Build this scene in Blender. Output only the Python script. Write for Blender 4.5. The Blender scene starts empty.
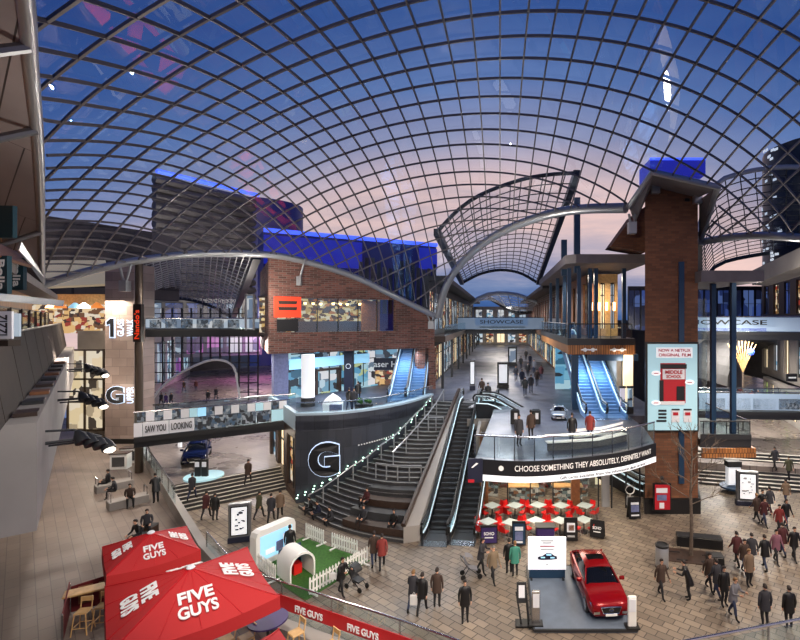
import bpy, bmesh, math, random
import numpy as np
from mathutils import Vector, Matrix, geometry
random.seed(7)
sc = bpy.context.scene
C = sc.collection
PI = math.pi
F, CX, HY, EYE = 480.0, 500.0, 318.0, 12.5      # focal length in pixels, vanishing point of the street, eye height

def P(px, py, Y):
    return Vector(((px-CX)/F*Y, Y, EYE-(py-HY)/F*Y))
def G(px, py, z=0.0):
    Y = F*(EYE-z)/(py-HY)
    return Vector(((px-CX)/F*Y, Y, z))

# ------------------------------------------------------------------ materials
def lin(c):
    r = []
    for v in c[:3]:
        v /= 255.0
        r.append(v/12.92 if v <= .04045 else ((v+.055)/1.055)**2.4)
    return (r[0], r[1], r[2], 1)
MATS = {}
def mat(name, col, rough=.6, metal=0.0, emit=0.0, noise=0.0, scale=3.0, ecol=None):
    if name in MATS: return MATS[name]
    m = bpy.data.materials.new(name); m.use_nodes = True
    nt = m.node_tree; b = nt.nodes['Principled BSDF']
    b.inputs['Base Color'].default_value = lin(col)
    b.inputs['Roughness'].default_value = rough
    b.inputs['Metallic'].default_value = metal
    if emit:
        b.inputs['Emission Color'].default_value = lin(ecol or col)
        b.inputs['Emission Strength'].default_value = emit
    if noise:
        tc = nt.nodes.new('ShaderNodeTexCoord'); n = nt.nodes.new('ShaderNodeTexNoise')
        n.inputs['Scale'].default_value = scale; n.inputs['Detail'].default_value = 5
        nt.links.new(tc.outputs['Object'], n.inputs['Vector'])
        mr = nt.nodes.new('ShaderNodeMapRange')
        mr.inputs['From Min'].default_value = .3; mr.inputs['From Max'].default_value = .7
        mr.inputs['To Min'].default_value = 1-noise; mr.inputs['To Max'].default_value = 1+noise
        nt.links.new(n.outputs['Fac'], mr.inputs['Value'])
        mx = nt.nodes.new('ShaderNodeVectorMath'); mx.operation = 'SCALE'
        mx.inputs[0].default_value = lin(col)[:3]
        nt.links.new(mr.outputs[0], mx.inputs['Scale'])
        nt.links.new(mx.outputs[0], b.inputs['Base Color'])
    MATS[name] = m
    return m

def brickmat(name, c1, c2, mortar, bw, bh, rough=.7, rot=(0, 0, 0), mort=.012, offset=.5, metal=0, gloss_noise=0, vary=.25):
    m = bpy.data.materials.new(name); m.use_nodes = True
    nt = m.node_tree; b = nt.nodes['Principled BSDF']; N = nt.nodes.new; L = nt.links.new
    tc = N('ShaderNodeTexCoord'); mp = N('ShaderNodeMapping'); mp.inputs['Rotation'].default_value = rot
    L(tc.outputs['Object'], mp.inputs['Vector'])
    t = N('ShaderNodeTexBrick'); t.offset = offset
    t.inputs['Color1'].default_value = lin(c1); t.inputs['Color2'].default_value = lin(c2); t.inputs['Mortar'].default_value = lin(mortar)
    t.inputs['Scale'].default_value = 1; t.inputs['Mortar Size'].default_value = mort
    t.inputs['Brick Width'].default_value = bw; t.inputs['Row Height'].default_value = bh
    L(mp.outputs[0], t.inputs['Vector'])
    n = N('ShaderNodeTexNoise'); n.inputs['Scale'].default_value = .35; n.inputs['Detail'].default_value = 6
    L(tc.outputs['Object'], n.inputs['Vector'])
    mr = N('ShaderNodeMapRange'); mr.inputs['From Min'].default_value = .3; mr.inputs['From Max'].default_value = .7
    mr.inputs['To Min'].default_value = 1-vary; mr.inputs['To Max'].default_value = 1+vary
    L(n.outputs['Fac'], mr.inputs['Value'])
    mx = N('ShaderNodeVectorMath'); mx.operation = 'SCALE'
    L(t.outputs['Color'], mx.inputs[0]); L(mr.outputs[0], mx.inputs['Scale']); L(mx.outputs[0], b.inputs['Base Color'])
    b.inputs['Roughness'].default_value = rough; b.inputs['Metallic'].default_value = metal
    if gloss_noise:
        m2 = N('ShaderNodeMapRange'); m2.inputs['From Min'].default_value = .35; m2.inputs['From Max'].default_value = .65
        m2.inputs['To Min'].default_value = rough-gloss_noise; m2.inputs['To Max'].default_value = rough+gloss_noise
        L(n.outputs['Fac'], m2.inputs['Value']); L(m2.outputs[0], b.inputs['Roughness'])
    MATS[name] = m
    return m

def lit(name, cols, scale=(1, 1, 1), strength=1.0, rand=1.0):
    """a lit shop window or screen: cells of goods and light in several colours"""
    m = bpy.data.materials.new(name); m.use_nodes = True
    nt = m.node_tree; N = nt.nodes.new; L = nt.links.new
    b = nt.nodes['Principled BSDF']
    tc = N('ShaderNodeTexCoord'); mp = N('ShaderNodeMapping'); mp.inputs['Scale'].default_value = scale
    L(tc.outputs['Object'], mp.inputs['Vector'])
    v = N('ShaderNodeTexVoronoi'); v.inputs['Scale'].default_value = 1; v.inputs['Randomness'].default_value = rand; v.distance = 'CHEBYCHEV'
    L(mp.outputs[0], v.inputs['Vector'])
    s = N('ShaderNodeSeparateColor'); L(v.outputs['Color'], s.inputs[0])
    r = N('ShaderNodeValToRGB'); r.color_ramp.interpolation = 'CONSTANT'
    el = r.color_ramp.elements
    while len(el) < len(cols): el.new(.5)
    for i, c in enumerate(cols):
        el[i].position = i/len(cols); el[i].color = lin(c)
    L(s.outputs[0], r.inputs[0])
    L(r.outputs[0], b.inputs['Emission Color']); b.inputs['Emission Strength'].default_value = strength
    b.inputs['Base Color'].default_value = (.03, .03, .03, 1); b.inputs['Roughness'].default_value = .25
    MATS[name] = m
    return m

def glassmat(name, tint, refl=.06, rough=.02, alpha=.9):
    m = bpy.data.materials.new(name); m.use_nodes = True
    nt = m.node_tree; nt.nodes.clear(); N = nt.nodes.new; L = nt.links.new
    o = N('ShaderNodeOutputMaterial'); mix = N('ShaderNodeMixShader')
    t = N('ShaderNodeBsdfTransparent'); t.inputs[0].default_value = (tint[0], tint[1], tint[2], 1)
    g = N('ShaderNodeBsdfGlossy'); g.inputs['Roughness'].default_value = rough; g.inputs['Color'].default_value = (.9, .95, 1, 1)
    lw = N('ShaderNodeLayerWeight'); lw.inputs[0].default_value = .25
    mr = N('ShaderNodeMapRange'); mr.inputs['To Min'].default_value = refl; mr.inputs['To Max'].default_value = min(1, refl*6)
    L(lw.outputs['Facing'], mr.inputs['Value']); L(mr.outputs[0], mix.inputs[0])
    L(t.outputs[0], mix.inputs[1]); L(g.outputs[0], mix.inputs[2]); L(mix.outputs[0], o.inputs[0])
    MATS[name] = m
    return m

mat('steel_grey', (120, 122, 126), .35, .6); mat('steel_dark', (52, 54, 58), .4, .5); mat('steel_light', (165, 168, 172), .3, .5)
mat('stainless', (190, 190, 192), .22, 1.0); mat('black', (18, 18, 20), .45); mat('charcoal', (36, 37, 40), .55); mat('white', (225, 226, 228), .5)
mat('white_paint', (235, 235, 232), .45); mat('rubber', (14, 14, 15), .5); mat('navy', (22, 26, 48), .5); mat('blue_steel', (34, 62, 90), .4, .3)
mat('concrete', (140, 132, 124), .8, noise=.15, scale=.8); mat('concrete_light', (150, 145, 140), .8, noise=.1, scale=.6)
mat('concrete_dark', (72, 72, 74), .8, noise=.2, scale=.7); mat('timber', (128, 82, 50), .55, noise=.25, scale=6); mat('timber_light', (198, 158, 104), .5, noise=.2, scale=5)
mat('timber_dark', (56, 40, 32), .5, noise=.25, scale=5); mat('brown_wall', (46, 36, 29), .85, noise=.12, scale=2); mat('red', (186, 22, 30), .4); mat('red_fabric', (176, 34, 36), .75)
mat('red_plastic', (214, 34, 34), .35); mat('grey_top', (176, 188, 186), .3); mat('turf', (50, 96, 30), .9, noise=.35, scale=9); mat('stone_dark', (58, 58, 60), .45, noise=.3, scale=1.2)
mat('stone_edge', (140, 140, 138), .5); mat('stage_grey', (96, 108, 124), .45, noise=.12, scale=2); mat('teal_board', (18, 62, 74), .5); mat('bark', (92, 80, 70), .85, noise=.3, scale=8)
mat('skin_tone', (206, 158, 130), .6); mat('hair_dark', (34, 24, 20), .7); mat('hair_fair', (120, 88, 54), .7); mat('hair_grey', (120, 118, 116), .7)
mat('soffit', (112, 106, 108), .6, noise=.12, scale=1.5); mat('pebble', (58, 50, 46), .9, noise=.4, scale=12); mat('tile_blue', (104, 112, 150), .35, noise=.2, scale=6)
mat('chrome', (210, 212, 215), .12, 1.0); mat('car_glass', (12, 14, 18), .05); mat('red_paint', (128, 6, 16), .2, .3); mat('blue_paint', (14, 24, 60), .15, .4); mat('silver_paint', (150, 156, 164), .2, .5)
mat('lamp_white', (255, 246, 230), .4, emit=6); mat('lamp_warm', (255, 206, 140), .4, emit=6); mat('strip_light', (214, 232, 240), .4, emit=.7); mat('step_light', (190, 240, 215), .4, emit=4.5)
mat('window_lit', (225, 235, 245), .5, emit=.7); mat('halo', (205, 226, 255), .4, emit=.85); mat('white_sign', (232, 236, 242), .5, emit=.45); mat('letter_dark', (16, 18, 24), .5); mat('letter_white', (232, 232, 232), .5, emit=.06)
mat('letter_grey', (160, 160, 160), .5, emit=.1)
mat('blue_glow', (20, 30, 140), .4, emit=.42, ecol=(26, 44, 205)); mat('sign_blue', (150, 172, 196), .5, emit=.22); mat('coping', (150, 168, 182), .5, emit=.05); mat('esc_blue_lit', (96, 136, 180), .35, emit=.03); mat('lattice_dark', (104, 100, 103), .45, .3); mat('tower_night', (20, 24, 36), .4); mat('maroon_canvas', (104, 20, 26), .7); mat('tread_pale', (168, 162, 152), .6); mat('blue_line', (90, 130, 255), .4, emit=1.2, ecol=(70, 100, 255)); mat('blue_dim', (16, 20, 66), .5, emit=.16, ecol=(16, 26, 140))  # sign_blue has a slight glow added so shaded bridge panels read as lit
mat('screen_blue', (150, 205, 235), .3, emit=.7); mat('ad_blue', (164, 204, 216), .4, emit=.38); mat('red_sign', (226, 62, 30), .4, emit=.7); mat('cream_ceiling', (225, 205, 165), .6, emit=.25); mat('orange_lit', (255, 150, 70), .5, emit=.6)
mat('paper_white', (214, 216, 222), .6, emit=.08); mat('cream_lit', (255, 232, 190), .5, emit=.9); mat('lime_lit', (196, 220, 130), .5, emit=.8); mat('purple', (52, 34, 92), .5); mat('poster_red', (168, 22, 36), .5, emit=.12)
mat('louvre', (30, 32, 40), .5); mat('tower_dark', (66, 62, 62), .45, .2, noise=.3, scale=.4); mat('bronze', (94, 84, 74), .3, .7)
brickmat('brick', (134, 86, 74), (84, 54, 48), (122, 110, 102), .5, .17, .8, (PI/2, 0, 0), .018)
MATS['brick_warm'] = brickmat('brick_warm', (122, 78, 52), (98, 60, 40), (92, 70, 54), .5, .16, .75, (PI/2, 0, 0), .014)
brickmat('panel_dark', (62, 66, 76), (50, 54, 62), (34, 36, 40), .9, 1.2, .35, (PI/2, 0, 0), .012, vary=.15)
brickmat('stone_column', (160, 144, 136), (132, 116, 110), (100, 90, 86), 1.3, .75, .5, (PI/2, 0, 0), .012)
brickmat('paving', (134, 121, 106), (106, 95, 84), (60, 53, 47), .62, .38, .5, (0, 0, math.radians(38)), .02, gloss_noise=.12, vary=.18)
brickmat('paving_terrace', (122, 108, 98), (112, 99, 90), (86, 76, 70), .9, .45, .5, (0, 0, math.radians(45)), .012, gloss_noise=.12, vary=.15)
brickmat('paving_grey', (122, 112, 106), (104, 96, 92), (70, 64, 62), .9, .45, .3, (0, 0, math.radians(30)), .012, gloss_noise=.1, vary=.2)
brickmat('paving_upper', (72, 76, 90), (62, 65, 78), (42, 44, 52), 1.2, .6, .42, (0, 0, 0), .012, gloss_noise=.1, vary=.15)
brickmat('timber_slat', (176, 116, 62), (136, 86, 46), (60, 38, 22), .18, 6, .5, (PI/2, 0, 0), .02, vary=.2)
brickmat('panel_soffit', (165, 158, 160), (152, 146, 148), (60, 58, 60), 1.4, 9, .5, (0, 0, math.radians(-49)), .02, vary=.12)
brickmat('cladding', (70, 66, 62), (52, 48, 46), (18, 18, 20), 30, 1.6, .35, (PI/2, 0, 0), .12, metal=.2, vary=.3)
lit('shop_warm', [(255, 226, 180), (120, 80, 50), (250, 200, 130), (60, 44, 36), (255, 240, 215), (170, 60, 40)], (2.0, 2.0, 2.8), .7)
lit('shop_white', [(240, 240, 245), (110, 130, 150), (200, 225, 240), (40, 44, 54), (225, 235, 240), (120, 170, 200)], (1.1, 1.1, 1.6), .75)
lit('shop_blue', [(130, 195, 225), (60, 110, 140), (185, 225, 240), (40, 50, 60), (100, 170, 210), (200, 215, 160)], (.9, .9, 1.7), .7)
lit('shop_shelves', [(110, 104, 92), (190, 180, 160), (84, 66, 50), (120, 132, 124), (226, 214, 190), (60, 56, 54), (150, 96, 60)], (3.2, 3.2, 5), .5)
lit('shop_cream', [(255, 236, 200), (250, 226, 180), (70, 60, 52), (255, 240, 214), (190, 170, 140), (255, 230, 190)], (1.4, 1.4, 1.1), .7)
lit('shop_bar', [(255, 225, 160), (90, 60, 40), (200, 120, 60), (60, 70, 84), (255, 240, 210), (70, 44, 34), (220, 180, 110), (44, 40, 44)], (2.6, 2.6, 4.2), .7)
lit('shop_purple', [(224, 120, 214), (250, 240, 255), (160, 70, 170), (120, 130, 170), (240, 190, 240), (90, 60, 110)], (.35, .35, .5), .6)
lit('window_pale', [(190, 205, 220), (120, 140, 165), (215, 220, 225), (70, 80, 100)], (.5, .5, .7), .7)
lit('window_dusk', [(30, 44, 90), (20, 28, 56), (50, 70, 130), (16, 20, 40), (70, 90, 140)], (.6, .6, .5), .9)
lit('photo_print', [(60, 66, 74), (200, 205, 210), (110, 124, 140), (40, 44, 52), (150, 160, 170), (90, 120, 150)], (5, 5, 4.2), .4)
glassmat('roof_glass', (.93, .96, 1.0), .035, .004)
glassmat('clear_glass', (.86, .92, .93), .07, .02)

# ------------------------------------------------------------------ mesh building
class MB:
    def __init__(s): s.v = []; s.f = []; s.m = []; s.cur = 0
    def add(s, vs, fs):
        o = len(s.v); s.v += [tuple(v) for v in vs]; s.f += [tuple(i+o for i in f) for f in fs]; s.m += [s.cur]*len(fs); return s
    def box(s, c, d, rz=0.0, M=None):
        x, y, z = d[0]/2, d[1]/2, d[2]/2
        R = M or Matrix.Rotation(rz, 3, 'Z')
        vs = [Vector(c)+R @ Vector((a*x, b*y, e*z)) for e in (-1, 1) for a, b in ((-1, -1), (1, -1), (1, 1), (-1, 1))]
        return s.add(vs, [(3, 2, 1, 0), (4, 5, 6, 7), (0, 1, 5, 4), (1, 2, 6, 5), (2, 3, 7, 6), (3, 0, 4, 7)])
    def rbox(s, c, d, r=.02, rz=0.0):          # box with bevelled vertical edges and top
        x, y, z = d[0]/2, d[1]/2, d[2]/2
        R = Matrix.Rotation(rz, 3, 'Z'); rings = []
        for (zz, k) in ((-z, 0), (z-r, 0), (z, r)):
            pts = []
            for sx, sy in ((-1, -1), (1, -1), (1, 1), (-1, 1)):
                a = [(sx*(x-k), sy*(y-r)), (sx*(x-r), sy*(y-k))]
                if sx*sy > 0: pts += a
                else: pts += a[::-1]
            rings.append([Vector(c)+R @ Vector((p[0], p[1], zz)) for p in pts])
        return s.loft(rings, True, True)
    def loft(s, rings, closed=True, caps=False):
        n = len(rings[0]); vs = [v for r in rings for v in r]; fs = []
        for i in range(len(rings)-1):
            for j in range(n if closed else n-1):
                k = (j+1) % n
                fs.append((i*n+j, i*n+k, (i+1)*n+k, (i+1)*n+j))
        if caps: fs += [tuple(range(n))[::-1], tuple((len(rings)-1)*n+j for j in range(n))]
        return s.add(vs, fs)
    def tube(s, pts, r, n=8, caps=True, flat=None):
        pts = [Vector(p) for p in pts]; rings = []
        for i, p in enumerate(pts):
            t = (pts[min(i+1, len(pts)-1)]-pts[max(i-1, 0)]).normalized()
            up = Vector((0, 0, 1)) if abs(t.z) < .95 else Vector((0, 1, 0))
            a = t.cross(up).normalized(); b = a.cross(t).normalized()
            rr = r[i] if isinstance(r, (list, tuple)) else r
            ra, rb = (rr, rr) if flat is None else (rr, flat)
            o = PI/4 if n == 4 else 0
            rings.append([p+a*math.cos(2*PI*j/n+o)*ra+b*math.sin(2*PI*j/n+o)*rb for j in range(n)])
        return s.loft(rings, True, caps)
    def cyl(s, c, r, h, n=16, r2=None):
        c = Vector(c); r2 = r if r2 is None else r2
        return s.loft([[c+Vector((rr*math.cos(2*PI*j/n), rr*math.sin(2*PI*j/n), zz)) for j in range(n)] for rr, zz in ((r, 0), (r2, h))], True, True)
    def lathe(s, c, prof, n=20):
        c = Vector(c)
        return s.loft([[c+Vector((r*math.cos(2*PI*j/n), r*math.sin(2*PI*j/n), z)) for j in range(n)] for r, z in prof], True, True)
    def ball(s, c, r, n=10, sc=(1, 1, 1)):
        c = Vector(c); rings = []
        for i in range(n//2+1):
            a = -PI/2+PI*i/(n//2); q = max(math.cos(a), .02)
            rings.append([c+Vector((r*q*math.cos(2*PI*j/n)*sc[0], r*q*math.sin(2*PI*j/n)*sc[1], r*math.sin(a)*sc[2])) for j in range(n)])
        return s.loft(rings, True, True)
    def prism(s, poly, z0, z1):
        n = len(poly)
        a = sum(poly[i][0]*poly[(i+1) % n][1]-poly[(i+1) % n][0]*poly[i][1] for i in range(n))
        if a < 0: poly = poly[::-1]
        z0f = z0 if callable(z0) else (lambda p: z0); z1f = z1 if callable(z1) else (lambda p: z1)
        vs = [(p[0], p[1], z0f(p)) for p in poly]+[(p[0], p[1], z1f(p)) for p in poly]
        return s.add(vs, [tuple(range(n))[::-1], tuple(range(n, 2*n))]+[(i, (i+1) % n, n+(i+1) % n, n+i) for i in range(n)])
    def slab(s, quad, th, nrm=None):            # thick polygon: the outline and the same pushed back by th along -normal
        q = [Vector(p) for p in quad]; n = len(q)
        nv = Vector(nrm) if nrm is not None else (q[1]-q[0]).cross(q[2]-q[0]).normalized()
        vs = q+[p-nv*th for p in q]
        return s.add(vs, [tuple(range(n)), tuple(range(n, 2*n))[::-1]]+[(i, n+i, n+(i+1) % n, (i+1) % n) for i in range(n)])
    def wallrun(s, path, z0, z1, th=.1, close=False):   # vertical wall following a plan path, th to its left side
        path = [Vector((p[0], p[1])) for p in path]; off = []
        for i, p in enumerate(path):
            t = (path[min(i+1, len(path)-1)]-path[max(i-1, 0)]).normalized()
            off.append(p+Vector((-t.y, t.x))*th)
        f0 = z0 if callable(z0) else (lambda i: z0); f1 = z1 if callable(z1) else (lambda i: z1)
        rings = []
        for i, (a, b) in enumerate(zip(path, off)):
            rings.append([Vector((a.x, a.y, f0(i))), Vector((b.x, b.y, f0(i))), Vector((b.x, b.y, f1(i))), Vector((a.x, a.y, f1(i)))])
        return s.loft(rings, True, True)
    def build(s, name, m, parent=None, world=True, smooth=False):
        me = bpy.data.meshes.new(name)
        off = parent_loc(parent) if (parent is not None and world) else Vector((0, 0, 0))
        me.from_pydata([(v[0]-off.x, v[1]-off.y, v[2]-off.z) for v in s.v], [], s.f)
        ms = m if isinstance(m, (list, tuple)) else [m]
        for q in ms: me.materials.append(MATS[q] if isinstance(q, str) else q)
        for p, k in zip(me.polygons, s.m): p.material_index = min(k, len(ms)-1)
        bm = bmesh.new(); bm.from_mesh(me); bmesh.ops.recalc_face_normals(bm, faces=bm.faces); bm.to_mesh(me); bm.free()
        if smooth:
            for p in me.polygons: p.use_smooth = True
            if smooth != 'all':
                try: me.set_sharp_from_angle(angle=math.radians(40))
                except Exception: pass
        o = bpy.data.objects.new(name, me); C.objects.link(o)
        if parent is not None: o.parent = parent
        return o

def parent_loc(o):
    v = Vector((0, 0, 0))
    while o is not None: v += o.location; o = o.parent
    return v
LABELS = {}
def tag(o, label, cat, group=None, kind=None):
    if label: o['label'] = label; LABELS[label] = LABELS.get(label, 0)+1
    if cat: o['category'] = cat
    if group: o['group'] = group
    if kind: o['kind'] = kind
    return o
def T(name, label, cat, loc=(0, 0, 0), rz=0.0, group=None):
    o = bpy.data.objects.new(name, None); C.objects.link(o); o.empty_display_size = .2
    o.location = loc; o.rotation_euler = (0, 0, rz)
    return tag(o, label, cat, group)
def struct(o, label=None, cat=None):
    o['kind'] = 'structure'
    if label: o['label'] = label
    if cat: o['category'] = cat
    return o
def dup(root, loc, rz=0.0, label=None, scale=None, mats=None, name=None):
    def cp(o, par):
        c = o.copy(); C.objects.link(c); c.parent = par
        if mats and c.type == 'MESH':
            for i, sl in enumerate(c.material_slots):
                if sl.material and sl.material.name in mats:
                    nm_ = mats[sl.material.name]; sl.link = 'OBJECT'; sl.material = MATS[nm_]
        for ch in kids.get(o, ()): cp(ch, c)
        return c
    kids = {}
    def walk(o):
        kids[o] = list(o.children)
        for ch in kids[o]: walk(ch)
    walk(root)
    r = cp(root, None); r.location = loc; r.rotation_euler = (0, 0, rz)
    if scale: r.scale = (scale,)*3 if not isinstance(scale, tuple) else scale
    if label: r['label'] = label
    if name: r.name = name
    return r
_font = {}
def textverts(body, bold=.0, ext=.01):
    cu = bpy.data.curves.new('lettering', 'FONT'); cu.body = body; cu.size = 1; cu.extrude = ext; cu.offset = bold; cu.resolution_u = 5
    o = bpy.data.objects.new('lettering', cu); C.objects.link(o)
    bpy.context.view_layer.update()
    dg = bpy.context.evaluated_depsgraph_get()
    me = bpy.data.meshes.new_from_object(o.evaluated_get(dg))
    vs = [v.co.copy() for v in me.vertices]; fs = [tuple(p.vertices) for p in me.polygons]
    bpy.data.objects.remove(o); bpy.data.curves.remove(cu); bpy.data.meshes.remove(me)
    return vs, fs
def textfit(body, w, h, bold=.0, ext=.012):
    vs, fs = textverts(body, bold, 1.0)
    x0 = min(v.x for v in vs); x1 = max(v.x for v in vs); y0 = min(v.y for v in vs); y1 = max(v.y for v in vs)
    return [Vector(((v.x-(x0+x1)/2)*w/(x1-x0), (v.y-(y0+y1)/2)*h/(y1-y0), ext*(1 if v.z > 0 else 0))) for v in vs], fs
def text(body, w, h, c, right, up, m, parent=None, name='lettering', bold=.0, ext=.012, world=True):
    """flat lettering of size w x h centred at c; right and up give its plane"""
    vs, fs = textfit(body, w, h, bold, ext)
    r = Vector(right).normalized(); u = Vector(up).normalized(); n = r.cross(u).normalized(); c = Vector(c)
    mb = MB(); mb.add([c+r*v.x+u*v.y+n*v.z for v in vs], fs)
    return mb.build(name, m, parent, world)

# ------------------------------------------------------------------ camera, sky, view
cam = bpy.data.cameras.new('camera'); co = bpy.data.objects.new('camera', cam); C.objects.link(co)
co.location = (0, 0, EYE); co.rotation_euler = (PI/2, 0, 0)
cam.sensor_width = 36; cam.lens = 36*F/800; cam.shift_x = -(CX-400)/800; cam.shift_y = (HY-320)/800
cam.clip_start = .1; cam.clip_end = 1000
sc.camera = co
sc.view_settings.view_transform = 'Standard'; sc.view_settings.look = 'None'; sc.view_settings.gamma = 1
sc.view_settings.use_curve_mapping = False; sc.view_settings.exposure = 0
w = bpy.data.worlds.new('dusk_sky'); sc.world = w; w.use_nodes = True
nt = w.node_tree; nt.nodes.clear(); N = nt.nodes.new; L = nt.links.new
out = N('ShaderNodeOutputWorld'); bg = N('ShaderNodeBackground'); L(bg.outputs[0], out.inputs[0])
tc = N('ShaderNodeTexCoord'); sp = N('ShaderNodeSeparateXYZ'); L(tc.outputs['Generated'], sp.inputs[0])
mp = N('ShaderNodeMapping'); mp.inputs['Scale'].default_value = (1.6, 1.6, 9); L(tc.outputs['Generated'], mp.inputs[0])
nz = N('ShaderNodeTexNoise'); nz.inputs['Scale'].default_value = 2.2; nz.inputs['Detail'].default_value = 7; nz.inputs['Roughness'].default_value = .6; L(mp.outputs[0], nz.inputs[0])
# height with a little cloud wobble, and bluer away from the street's axis
wob = N('ShaderNodeMath'); wob.operation = 'MULTIPLY_ADD'; L(nz.outputs['Fac'], wob.inputs[0]); wob.inputs[1].default_value = .10; L(sp.outputs['Z'], wob.inputs[2])
wx = N('ShaderNodeMath'); wx.operation = 'MULTIPLY'; L(sp.outputs['X'], wx.inputs[0]); L(sp.outputs['X'], wx.inputs[1])
wy = N('ShaderNodeMath'); wy.operation = 'MULTIPLY_ADD'; L(wx.outputs[0], wy.inputs[0]); wy.inputs[1].default_value = .55; L(wob.outputs[0], wy.inputs[2])
rp = N('ShaderNodeValToRGB'); L(wy.outputs[0], rp.inputs[0])
el = rp.color_ramp.elements
stops = [(.0, (60, 74, 108)), (.075, (64, 98, 152)), (.13, (108, 128, 168)), (.19, (196, 182, 190)), (.245, (226, 196, 190)), (.33, (222, 194, 190)), (.41, (146, 152, 182)), (.5, (92, 120, 172)), (.6, (56, 88, 148)), (.8, (32, 56, 112))]
while len(el) < len(stops): el.new(.5)
for e, (p, c) in zip(el, stops): e.position = p; e.color = lin(c)
cl = N('ShaderNodeValToRGB'); L(nz.outputs['Fac'], cl.inputs[0]); cl.color_ramp.elements[0].position = .35; cl.color_ramp.elements[0].color = (.72, .76, .86, 1); cl.color_ramp.elements[1].position = .68; cl.color_ramp.elements[1].color = (1.12, 1.06, 1.02, 1)
mx = N('ShaderNodeMix'); mx.data_type = 'RGBA'; mx.blend_type = 'MULTIPLY'; mx.inputs[0].default_value = 1
L(rp.outputs[0], mx.inputs[6]); L(cl.outputs[0], mx.inputs[7]); L(mx.outputs[2], bg.inputs[0]); bg.inputs[1].default_value = 1.15
# ================================================================== glass gridshell roofs
def resample(pts, n):
    pts = [Vector(p) for p in pts]; d = [0]
    for a, b in zip(pts, pts[1:]): d.append(d[-1]+(b-a).length)
    out = []
    for i in range(n+1):
        t = d[-1]*i/n; k = 0
        while k < len(pts)-2 and d[k+1] < t: k += 1
        f = (t-d[k])/max(d[k+1]-d[k], 1e-6); out.append(pts[k].lerp(pts[k+1], f))
    return out
def catmull(pts, per=6):
    pts = [Vector(p) for p in pts]; q = [pts[0]*2-pts[1]]+pts+[pts[-1]*2-pts[-2]]; out = []
    for i in range(1, len(q)-2):
        for k in range(per):
            t = k/per; a, b, c, d = q[i-1], q[i], q[i+1], q[i+2]
            out.append(.5*((2*b)+(c-a)*t+(2*a-5*b+4*c-d)*t*t+(3*b-a-3*c+d)*t**3))
    return out+[pts[-1]]
def line_y(px, A, B):     # plan line A-B seen at pixel column px -> Y
    k = (px-CX)/F; dx, dy = B[0]-A[0], B[1]-A[1]
    t = (k*A[1]-A[0])/(dx-k*dy); return A[1]+t*dy
A0, A1, A2 = (-29.6, 31.2), (-6.2, 46.8), (8.0, 31.2)
arch_left = catmull([P(px, py, line_y(px, A0, A1)) for px, py in ((42, 285), (85, 272), (130, 262), (165, 257), (200, 254), (250, 254), (290, 258), (350, 275), (400, 299), (437, 317))])
arch_street = catmull([P(px, py, line_y(px, A1, A2)) for px, py in ((438, 317), (444, 292), (455, 271), (475, 250), (500, 233), (525, 222), (555, 213), (585, 209), (626, 208))])
gut = catmull([P(42, 285, 31.2), P(41, 230, 24.0), P(38, 150, 16.2), P(30, 60, 11.6), P(25, 0, 9.6), Vector((-5, 4.6, 18.6)), Vector((-2, 1.8, 18.0))], 4)
notch = [P(629, 207, 31), P(652, 172, 28), P(718, 187, 28), P(700, 242, 34.4)]
arch_right = catmull([P(700, 242, 34.4), P(745, 236, 31.5), P(800, 238, 28), Vector((24, 23, 15.5))])
front = [Vector((24, 10, 17.5)), Vector((22, 1.8, 18)), Vector((10, 1.8, 22)), Vector((4, 1.8, 21))]
bound = arch_left+arch_street[1:]+notch+arch_right[1:]+front+gut[::-1][:-1]
bp = np.array([p[:] for p in bound])
x0g, y0g, hg = -33.0, 0.0, .5
nx, ny = 122, 102
X, Y = np.meshgrid(x0g+hg*np.arange(nx), y0g+hg*np.arange(ny), indexing='ij')
inside = np.zeros_like(X, bool); best = np.full_like(X, 1e9); Z = np.zeros_like(X)
for i in range(len(bp)):
    a, b = bp[i], bp[(i+1) % len(bp)]
    cond = ((a[1] > Y) != (b[1] > Y)); dy = b[1]-a[1]
    if abs(dy) > 1e-9: inside ^= cond & (X < (b[0]-a[0])*(Y-a[1])/dy+a[0])
    d = b-a; t = np.clip(((X-a[0])*d[0]+(Y-a[1])*d[1])/max(d[0]**2+d[1]**2, 1e-9), 0, 1)
    q = (X-a[0]-t*d[0])**2+(Y-a[1]-t*d[1])**2; k = q < best
    best[k] = q[k]; Z[k] = (a[2]+t*d[2])[k]
LOAD = .053
Zin = Z.copy(); Zin[inside] = 20
for it in range(5000):
    nb = (np.roll(Zin, 1, 0)+np.roll(Zin, -1, 0)+np.roll(Zin, 1, 1)+np.roll(Zin, -1, 1)+LOAD*hg*hg)/4
    Zin[inside] = (1.0*nb)[inside]
Z = Zin
def zroof(x, y):
    i = min(max((x-x0g)/hg, 0), nx-1.001); j = min(max((y-y0g)/hg, 0), ny-1.001)
    a, b = int(i), int(j); u, v = i-a, j-b
    return float(Z[a, b]*(1-u)*(1-v)+Z[a+1, b]*u*(1-v)+Z[a, b+1]*(1-u)*v+Z[a+1, b+1]*u*v)
def inpoly(x, y):
    r = False; n = len(bp)
    for i in range(n):
        a, b = bp[i], bp[(i+1) % n]
        if (a[1] > y) != (b[1] > y) and x < (b[0]-a[0])*(y-a[1])/(b[1]-a[1])+a[0]: r = not r
    return r
roof = T('glass_roof', 'large domed glass gridshell roof over the open square', 'roof', (0, 20, 20))
lat = MB()
def trace(f, t0, t1, dt):
    run = []; t = t0
    while t <= t1:
        x, y = f(t)
        if inpoly(x, y): run.append(Vector((x, y, zroof(x, y)-.05)))
        else:
            if len(run) > 1: lat.tube(run, .048, 4, flat=.075)
            run = []
        t += dt
    if len(run) > 1: lat.tube(run, .048, 4, flat=.075)
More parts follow.
